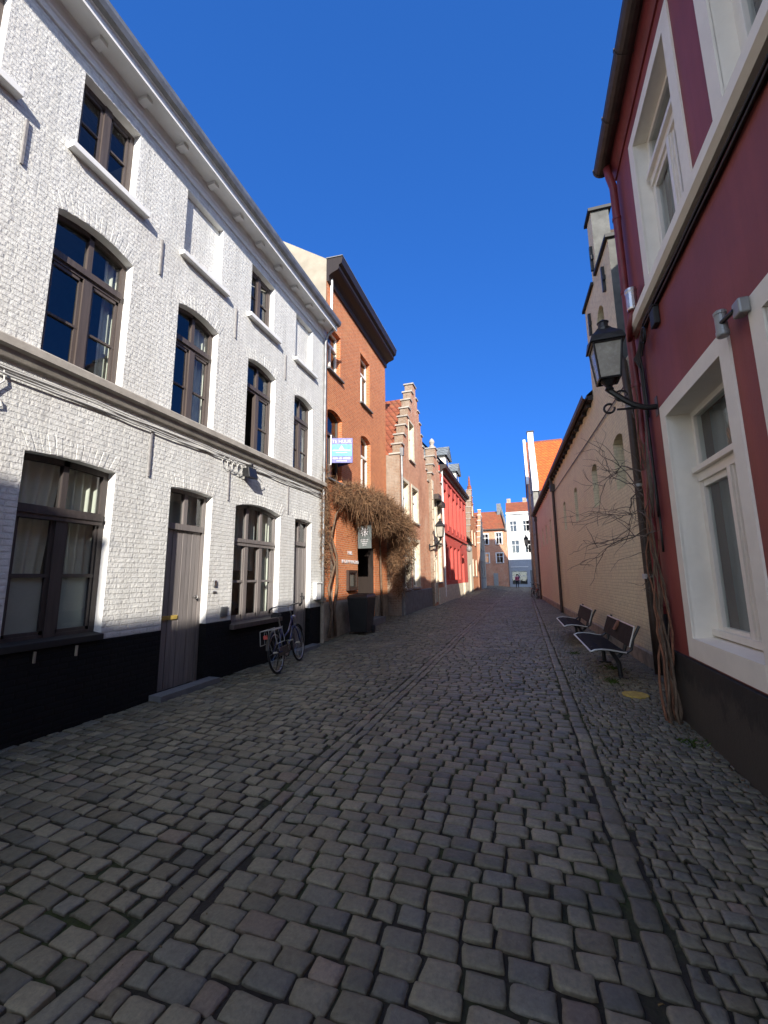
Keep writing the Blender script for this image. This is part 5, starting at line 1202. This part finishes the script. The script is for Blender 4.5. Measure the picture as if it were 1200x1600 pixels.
# =====================================================================  BENCHES
def bench():
    """local: y along the bench, x towards the wall is +, street is -; origin under the seat"""
    b = thing('bench', (0, 0, 0), '', 'bench'); W = .95
    prof = [(-.27, .415), (-.22, .44), (-.12, .452), (0, .445), (.12, .425), (.20, .415)]
    def strip(y0, y1, name, mat, off, th):
        mb = MB()
        for (xa, za), (xb, zb) in zip(prof[:-1], prof[1:]):
            mb.hexa([(xa, y0, za + off - th), (xb, y0, zb + off - th), (xb, y1, zb + off - th), (xa, y1, za + off - th), (xa, y0, za + off), (xb, y0, zb + off), (xb, y1, zb + off), (xa, y1, za + off)])
        return mb
    seat = strip(-W, W, 'seat', None, 0, .018).build('seat', M['bench_slat'], b)
    mb = MB(); mb.tube([(-.275, -W, .418), (-.275, W, .418)], .013, 8)
    for y in (-W, W): mb.tube([(x, y, z + .002) for x, z in prof], .012, 8)
    mb.build('seat_rim', M['bench_rim'], seat)
    mb = MB(); mb.hexa([(.235, -W, .50), (.255, -W, .50), (.255, W, .50), (.235, W, .50), (.325, -W, .78), (.345, -W, .78), (.345, W, .78), (.325, W, .78)])
    bk_ = mb.build('backrest', M['bench_back'], b, bevel=.004)
    mb = MB(); mb.tube([(.335, -W, .785), (.335, W, .785)], .012, 8)
    for y in (-W, W): mb.tube([(.245, y, .50), (.335, y, .785)], .011, 8)
    mb.build('back_rim', M['bench_rim'], bk_)
    for y in (-.62, .62):
        mb = MB(); mb.tube([(.16, y, -.02), (.15, y, .22), (.05, y, .40)], .034, 8); mb.tube([(.15, y, .30), (.24, y, .40), (.29, y, .60), (.36, y, .77)], .026, 8)
        mb.tube([(-.22, y, .425), (.06, y, .41), (.2, y, .40)], .022, 8); mb.box(.06, .26, y - .06, y + .06, -.01, .015); mb.build('leg', M['black_metal'], b)
    for y in (-W + .02, W - .02):
        mb = MB(); mb.tube([(.20, y, .41), (.27, y, .46), (.31, y, .62), (.40, y, .80)], .02, 8); mb.build('side_bracket', M['black_metal'], b)
    mb = MB(); mb.tube([(.06, -.62, .39), (.06, .62, .39)], .02, 8); mb.build('stretcher', M['black_metal'], b)
    return b
b1 = bench(); b2 = copy_tree(b1)
for b, x, y, lb in ((b1, 1.13, 7.98, 'black metal bench with pale rim on the pavement, nearer the maroon house'), (b2, 1.05, 11.35, 'black metal bench with pale rim on the pavement, further from the maroon house')):
    b.location = (x, y, gzf(x, y)); b.rotation_euler.z = .015; b['label'] = lb; b['group'] = 'benches along the tan wall'
mb = MB(); mb.hexa([(.228, -.06, .64), (.262, -.06, .64), (.262, .07, .64), (.228, .07, .64), (.318, -.06, .79), (.352, -.06, .79), (.352, .07, .79), (.318, .07, .79)])
pt = mb.build('rust_patch', M['bark_red'], None); pt.parent = b1

# =====================================================================  BICYCLES
def bicycle(paint, rear_box=True):
    """local: +y forward, origin on the ground midway between the wheels"""
    b = thing('bicycle', (0, 0, 0), '', 'bicycle'); R = .335; WB = .54
    for y in (-WB, WB):
        mb = MB(); mb.torus((0, y, R), R - .018, .019, (1, 0, 0), 36, 8); w = mb.build('wheel', M['rubber'], b, smooth=True)
        mb = MB(); mb.torus((0, y, R), R - .042, .010, (1, 0, 0), 36, 6); mb.build('rim', M['chrome'], w, smooth=True)
        mb = MB()
        for k in range(18):
            a = 2 * PI * k / 18; mb.tube([(.03 * (-1) ** k, y, R), (0, y + (R - .045) * math.cos(a), R + (R - .045) * math.sin(a))], .0016, 4, caps=False)
        mb.lathe((-.045, y, R), [(.02, 0), (.022, .09)], 10, 'x'); mb.build('spokes', M['chrome'], w)
        mb = MB(); a0, a1 = (.15, 2.9) if y < 0 else (.55, 2.75)
        pts = [(R + .02) for _ in range(2)]; arc = np.linspace(a0, a1, 16)
        for s0, s1 in zip(arc[:-1], arc[1:]):
            p = [(y + (R + .02) * math.cos(s_), R + (R + .02) * math.sin(s_)) for s_ in (s0, s1)]
            mb.hexa([(-.028, p[0][0], p[0][1]), (.028, p[0][0], p[0][1]), (.028, p[1][0], p[1][1]), (-.028, p[1][0], p[1][1]), (-.02, p[0][0], p[0][1] + .008), (.02, p[0][0], p[0][1] + .008), (.02, p[1][0], p[1][1] + .008), (-.02, p[1][0], p[1][1] + .008)])
        mb.build('mudguard', M['black_metal'], b)
    bb, st, hd, hl = (0, -.08, .30), (0, -.24, .74), (0, .36, .86), (0, .40, .68)
    mb = MB(); mb.tube([bb, st], .017, 8); mb.tube([bb, (0, .15, .44), hl], .019, 8); mb.tube([(0, -.16, .52), (0, .12, .60), (0, .375, .80)], .016, 8); mb.tube([hd, hl], .021, 8)
    for s in (-1, 1):
        mb.tube([(s * .02, -.08, .30), (s * .055, -WB, R)], .010, 6); mb.tube([(s * .015, -.235, .70), (s * .055, -WB, R)], .009, 6); mb.tube([(s * .03, .41, .66), (s * .05, .46, .55), (s * .05, WB, R)], .012, 6)
    mb.build('frame', paint, b, smooth=True)
    mb = MB(); mb.tube([st, (0, -.27, .90)], .013, 8); mb.build('seat_post', M['chrome'], b)
    mb = MB(); mb.hexa([(-.085, -.42, .90), (.085, -.42, .90), (.02, -.14, .905), (-.02, -.14, .905), (-.075, -.40, .965), (.075, -.40, .965), (.015, -.15, .945), (-.015, -.15, .945)]); mb.build('saddle', M['rubber'], b, bevel=.02)
    mb = MB(); mb.tube([hd, (0, .345, 1.03)], .014, 8); mb.tube([(-.29, .10, 1.03), (-.28, .2, 1.06), (-.2, .32, 1.07), (0, .36, 1.05), (.2, .32, 1.07), (.28, .2, 1.06), (.29, .10, 1.03)], .012, 8); hb_ = mb.build('handlebar', M['chrome'], b, smooth=True)
    mb = MB()
    for s in (-1, 1): mb.tube([(s * .285, .21, 1.058), (s * .291, .08, 1.028)], .018, 8)
    mb.build('grip', M['rubber'], hb_)
    mb = MB(); mb.lathe((0, -.08, .30), [(.095, -.006), (.095, .006)], 20, 'x')
    mb.tube([(-.05, -.08, .30), (-.06, -.02, .14)], .009, 6); mb.tube([(.05, -.08, .30), (.06, -.14, .46)], .009, 6); mb.box(-.16, -.06, -.05, .02, .125, .145); mb.box(.06, .16, -.18, -.10, .455, .475); mb.build('crank', M['chrome'], b)
    mb = MB(); mb.box(.02, .05, -.56, .02, .26, .40); mb.build('chain_guard', M['black_metal'], b, bevel=.012)
    mb = MB()
    for s in (-1, 1):
        mb.tube([(s * .07, -.80, .72), (s * .07, -.30, .73)], .006, 6); mb.tube([(s * .065, -WB, R + .02), (s * .07, -.70, .72)], .005, 6)
    for y in (-.80, -.66, -.5, -.36): mb.tube([(-.07, y, .722), (.07, y, .722)], .005, 6)
    if rear_box:
        for s in (-1, 1):
            q = [(s * .12, -.80, .72), (s * .14, -.80, .50), (s * .14, -.46, .50), (s * .12, -.46, .72)]
            mb.tube(q + [q[0]], .008, 6); mb.tube([(s * .12, -.63, .72), (s * .14, -.63, .50)], .005, 6); mb.tube([(s * .07, -.8, .72), q[0]], .006, 6); mb.tube([(s * .07, -.46, .72), q[3]], .006, 6)
    mb.build('carrier', M['greymetal'], b)
    mb = MB(); mb.lathe((0, .44, .82), [(.03, 0), (.045, .05), (.04, .06)], 12, 'y'); mb.build('headlight', M['chrome'], b)
    mb = MB(); mb.box(-.03, .03, -.90, -.875, .60, .66); mb.build('rear_light', M['coral'], b)
    mb = MB(); mb.tube([(-.05, -.30, .26), (-.17, -.22, .02)], .008, 6); mb.build('kickstand', M['black_metal'], b)
    return b
bk1 = bicycle(M['bike_blue']); bk1['label'] = 'blue bicycle with pale pannier rack leaning against the black base of the white house'
def place_bike(b, rear, front, lean):
    r = Vector(rear); f = Vector(front); m = (r + f) / 2; d = f - r
    b.location = (m.x, m.y, gzf(m.x, m.y)); b.rotation_mode = 'XYZ'; b.rotation_euler = (0, lean, math.atan2(-d.x, d.y))
place_bike(bk1, (-3.92, 6.12, 0), (-4.14, 7.20, 0), -.16)
for (x0, y0, x1, y1, lean, lb) in ((.70, 30.2, .80, 31.3, .14, 'dark parked bicycle at the foot of the tan wall, the nearer of two'), (.45, 32.6, .66, 33.6, .10, 'dark parked bicycle beyond the end of the tan wall, the farther of two')):
    c = copy_tree(bk1); c['label'] = lb; c['group'] = 'bicycles parked at the end of the tan wall'; place_bike(c, (x0, y0, 0), (x1, y1, 0), lean)
    for ch in c.children:
        if ch.name.startswith('frame'): ch.data = ch.data.copy(); ch.data.materials[0] = M['black_metal']

# wheelie bin
wb = thing('wheelie_bin', (-4.22, 10.55, gzf(-4.22, 10.55)), 'black wheelie bin standing in front of the orange brick house entrance', 'bin', rz=.05)
zb = wb.location.z; x, y = -4.22, 10.55
mb = MB(); mb.hexa([(x - .23, y - .25, zb + .06), (x + .23, y - .25, zb + .06), (x + .23, y + .22, zb + .06), (x - .23, y + .22, zb + .06), (x - .29, y - .33, zb + .95), (x + .29, y - .33, zb + .95), (x + .29, y + .33, zb + .95), (x - .29, y + .33, zb + .95)]); mb.build('bin_body', M['bin'], wb, bevel=.02)
mb = MB(); mb.hexa([(x - .31, y - .36, zb + .95), (x + .31, y - .36, zb + .95), (x + .31, y + .37, zb + .95), (x - .31, y + .37, zb + .95), (x - .26, y - .30, zb + 1.03), (x + .26, y - .30, zb + 1.03), (x + .26, y + .33, zb + 1.05), (x - .26, y + .33, zb + 1.05)]); ld = mb.build('lid', M['bin'], wb, bevel=.02)
mb = MB(); mb.tube([(x - .25, y + .40, zb + .98), (x + .25, y + .40, zb + .98)], .016, 8); mb.build('handle', M['bin'], ld)
for s in (-1, 1):
    mb = MB(); mb.lathe((x + s * .24 - .03, y + .24, zb + .10), [(.10, 0), (.10, .06)], 18, 'x'); mb.build('wheel', M['rubber'], wb)

# yellow cover in the pavement
mb = MB(); cx, cy = 1.27, 6.36; z0 = gzf(cx, cy)
mb.lathe((cx, cy, z0 - .02), [(.155, 0), (.155, .032), (.145, .036), (.12, .034), (.115, .036), (.0, .037)], 24)
tag(mb.build('valve_cover', M['yellow']), 'round worn yellow cover set in the small pavement setts near the bench', 'cover')

# weeds in the joints
def weed(x, y, n, h, label):
    it_ = []
    for _ in range(n):
        a = rng.uniform(0, 6.28); d = np.array([math.cos(a), math.sin(a), rng.uniform(.25, 1)]); L = h * rng.uniform(.5, 1.1); p = np.array([x, y, gzf(x, y) - .005]) + np.array([rng.normal(0, .05), rng.normal(0, .06), 0])
        it_.append((p, p + d * L * .5, p + d * L * .9 - np.array([0, 0, L * .15]), .005 * rng.uniform(.7, 1.5), np.array((.05, .085, .015)) * rng.uniform(.6, 1.3)))
    tag(twigs('weed', M['creeper'], it_), label, 'weed', 'weeds in the pavement joints')
weed(1.38, 4.75, 60, .07, 'small green weed tuft in the setts before the black base of the maroon house')
weed(1.12, 7.05, 70, .08, 'low green weeds at the near end of the nearer bench')
weed(1.32, 8.05, 70, .09, 'low green weeds under the middle of the nearer bench')
weed(.85, 9.35, 60, .07, 'low green weeds between the two benches')

lt = []
def leaf(x, y, sz, tone):
    a = rng.uniform(0, 6.28); d = np.array([math.cos(a), math.sin(a), 0]) * sz; p = np.array([x, y, gzf(x, y) + .006])
    lt.append((p - d, p + np.array([0, 0, .004]), p + d, sz * .33, np.array(tone) * rng.uniform(.6, 1.3)))
for _ in range(420):
    q = rng.random()
    if q < .45: leaf(1.50 - abs(rng.normal(0, .10)), rng.uniform(2.6, 8.5), rng.uniform(.006, .018), (.14, .085, .04))
    elif q < .75: leaf(-4.62 + abs(rng.normal(0, .12)), rng.uniform(2.5, 14), rng.uniform(.006, .016), (.13, .09, .05))
    elif q < .9: leaf(-4.0 + rng.normal(0, .5), rng.uniform(9.5, 14), rng.uniform(.006, .018), (.20, .13, .06))
    else: leaf(rng.uniform(-4, 1.4), rng.uniform(1.2, 9), rng.uniform(.005, .012), (.15, .11, .06))
for _ in range(40): leaf(rng.uniform(-1.9, -1.5) if rng.random() < .5 else rng.uniform(.36, .55), rng.uniform(1.2, 8), rng.uniform(.006, .014), (.16, .11, .05))
o = twigs('leaf_litter', M['creeper'], lt); o['kind'] = 'stuff'

# =====================================================================  PERSON far down the street
def person(loc, face):
    z0 = loc[2]
    t = thing('person', loc, 'person in a pink jacket and dark trousers walking down the far end of the street', 'person')
    J = {'pel': (0, 0, .93), 'wa': (0, .0, 1.06), 'ch': (0, .02, 1.30), 'ne': (0, .02, 1.48), 'hb': (0, .03, 1.56), 'hd': (0, .035, 1.66), 'ht': (0, .03, 1.74),
         'lh': (-.10, 0, .88), 'lk': (-.10, .16, .49), 'la': (-.10, .10, .09), 'lt': (-.10, .24, .03), 'rh': (.10, 0, .88), 'rk': (.10, .02, .48), 'ra': (.10, -.26, .13), 'rt': (.10, -.16, .03),
         'ls': (-.19, .02, 1.42), 'le': (-.25, -.10, 1.16), 'lw': (-.24, .02, .93), 'lf': (-.24, .05, .84), 'rs': (.19, .02, 1.42), 're': (.25, .10, 1.16), 'rw': (.23, .26, .98), 'rf': (.22, .31, .90)}
    Rr = {'pel': .14, 'wa': .125, 'ch': .145, 'ne': .055, 'hb': .07, 'hd': .095, 'ht': .07, 'lh': .095, 'lk': .06, 'la': .042, 'lt': .035, 'rh': .095, 'rk': .06, 'ra': .042, 'rt': .035, 'ls': .06, 'le': .045, 'lw': .032, 'lf': .03, 'rs': .06, 're': .045, 'rw': .032, 'rf': .03}
    def body(name, keys, E_, mat, grow=0, parent=None):
        me = bpy.data.meshes.new(name); ix = {k: i for i, k in enumerate(keys)}
        me.from_pydata([J[k] for k in keys], [(ix[a], ix[b]) for a, b in E_], []); me.materials.append(mat)
        o = bpy.data.objects.new(name, me); COL.objects.link(o); o.parent = t
        sk = o.modifiers.new('Skin', 'SKIN'); sk.use_smooth_shade = True
        for i, k in enumerate(keys): me.skin_vertices[0].data[i].radius = (Rr[k] + grow, Rr[k] * .85 + grow)
        me.skin_vertices[0].data[0].use_root = True
        ss = o.modifiers.new('Sub', 'SUBSURF'); ss.levels = 1; ss.render_levels = 2
        return o
    allE = [('pel', 'wa'), ('wa', 'ch'), ('ch', 'ne'), ('ne', 'hb'), ('hb', 'hd'), ('hd', 'ht'), ('pel', 'lh'), ('lh', 'lk'), ('lk', 'la'), ('la', 'lt'), ('pel', 'rh'), ('rh', 'rk'), ('rk', 'ra'), ('ra', 'rt'), ('ch', 'ls'), ('ls', 'le'), ('le', 'lw'), ('lw', 'lf'), ('ch', 'rs'), ('rs', 're'), ('re', 'rw'), ('rw', 'rf')]
    body('body', list(J), allE, M['skin'])
    body('jacket', ['pel', 'wa', 'ch', 'ls', 'le', 'lw', 'rs', 're', 'rw'], [e for e in allE if set(e) <= {'pel', 'wa', 'ch', 'ls', 'le', 'lw', 'rs', 're', 'rw'}], M['pink'], .014)
    body('trousers', ['pel', 'lh', 'lk', 'la', 'rh', 'rk', 'ra'], [e for e in allE if set(e) <= {'pel', 'lh', 'lk', 'la', 'rh', 'rk', 'ra'}], M['navy'], .012)
    for s in ('l', 'r'):
        mb = MB(); a = Vector(J[s + 'a']); b_ = Vector(J[s + 't']); mb.tube([a - Vector((0, .05, .05)), a + Vector((0, .02, -.04)), b_ + Vector((0, .02, 0))], [.045, .05, .035], 8); o = mb.build('shoe', M['rubber'], None); o.parent = t
    mb = MB(); mb.lathe((0, .01, 1.64), [(.06, -.04), (.105, .02), (.108, .07), (.09, .115), (.03, .14)], 14); o = mb.build('hair', M['hair'], None, smooth=True); o.parent = t
    mb = MB()
    for s in (-1, 1): mb.lathe((s * .035, .118, 1.665), [(.012, 0), (.012, .012)], 8, 'y')
    mb.box(-.012, .012, .12, .145, 1.62, 1.66); mb.box(-.03, .03, .115, .125, 1.59, 1.60); o = mb.build('face', M['hair'], None); o.parent = t
    t.rotation_euler = (0, 0, face)
person((-.93, 56.0, gzf(-.93, 56)), PI + .2)

# =====================================================================  SUN, SKY, CAMERA
AZ, EL = math.radians(24), math.radians(22.8)
sv = Vector((math.sin(AZ) * math.cos(EL), -math.cos(AZ) * math.cos(EL), math.sin(EL)))   # towards the sun
ld = bpy.data.lights.new('sun', 'SUN'); ld.energy = 4.2; ld.angle = math.radians(.5); ld.color = (1, .93, .83)
lo = bpy.data.objects.new('sun', ld); COL.objects.link(lo); lo.rotation_euler = sv.to_track_quat('Z', 'Y').to_euler(); lo.location = (5, -20, 30)
w = bpy.data.worlds.new('World'); scene.world = w; w.use_nodes = True; nt = w.node_tree; nt.nodes.clear()
sky = nt.nodes.new('ShaderNodeTexSky'); sky.sky_type = 'NISHITA'; sky.sun_disc = False; sky.sun_elevation = EL; sky.sun_rotation = math.atan2(sv.x, sv.y)
sky.air_density = 1.0; sky.dust_density = 0; sky.ozone_density = 4.0; sky.altitude = 3500
# deep polarised blue away from the sun, the paler circumsolar half towards it
gm = nt.nodes.new('ShaderNodeGamma'); gm.inputs[1].default_value = .5; nt.links.new(sky.outputs[0], gm.inputs[0])
deep = nt.nodes.new('ShaderNodeMix'); deep.data_type = 'RGBA'; deep.blend_type = 'MULTIPLY'; deep.inputs[0].default_value = 1; deep.inputs[7].default_value = (.18, .635, 1.6, 1); nt.links.new(gm.outputs[0], deep.inputs[6])
hs_ = nt.nodes.new('ShaderNodeHueSaturation'); hs_.inputs['Saturation'].default_value = .55; hs_.inputs['Value'].default_value = 1.5; nt.links.new(sky.outputs[0], hs_.inputs['Color'])
tc = nt.nodes.new('ShaderNodeTexCoord'); dt = nt.nodes.new('ShaderNodeVectorMath'); dt.operation = 'DOT_PRODUCT'; nt.links.new(tc.outputs['Generated'], dt.inputs[0]); dt.inputs[1].default_value = sv
mr = nt.nodes.new('ShaderNodeMapRange'); mr.interpolation_type = 'SMOOTHSTEP'; mr.inputs[1].default_value = .08; mr.inputs[2].default_value = .65; nt.links.new(dt.outputs['Value'], mr.inputs[0])
blend = nt.nodes.new('ShaderNodeMix'); blend.data_type = 'RGBA'; nt.links.new(mr.outputs[0], blend.inputs[0]); nt.links.new(deep.outputs[2], blend.inputs[6]); nt.links.new(hs_.outputs[0], blend.inputs[7])
bg_ = nt.nodes.new('ShaderNodeBackground'); bg_.inputs[1].default_value = .15; ow = nt.nodes.new('ShaderNodeOutputWorld')
nt.links.new(blend.outputs[2], bg_.inputs[0]); nt.links.new(bg_.outputs[0], ow.inputs[0])

pitch, yaw, roll = .1579, -.3250, -.0109
cp, sp_, cy_, sy_ = math.cos(pitch), math.sin(pitch), math.cos(yaw), math.sin(yaw)
f = Vector((sy_ * cp, cy_ * cp, sp_)); r = Vector((cy_, -sy_, 0)); u = r.cross(f)
rr = r * math.cos(roll) + u * math.sin(roll); uu = -r * math.sin(roll) + u * math.cos(roll)
cd = bpy.data.cameras.new('camera'); cam = bpy.data.objects.new('camera', cd); COL.objects.link(cam)
m = Matrix((rr, uu, -f)).transposed().to_4x4(); m.translation = (0, 0, 1.55); cam.matrix_world = m
cd.sensor_fit = 'VERTICAL'; cd.sensor_height = 36; cd.sensor_width = 27; cd.lens = 640 / 1600 * 36; cd.clip_end = 2000; cd.clip_start = .05
scene.camera = cam
scene.render.resolution_x, scene.render.resolution_y = 768, 1024
scene.view_settings.view_transform = 'Standard'; scene.view_settings.look = 'None'; scene.view_settings.exposure = 1.0; scene.view_settings.gamma = 1
scene.cycles.use_denoising = True
scene.cycles.max_bounces = 10; scene.cycles.transparent_max_bounces = 12; scene.cycles.caustics_reflective = False; scene.cycles.caustics_refractive = False; scene.cycles.sample_clamp_indirect = 8; scene.cycles.blur_glossy = 1.0
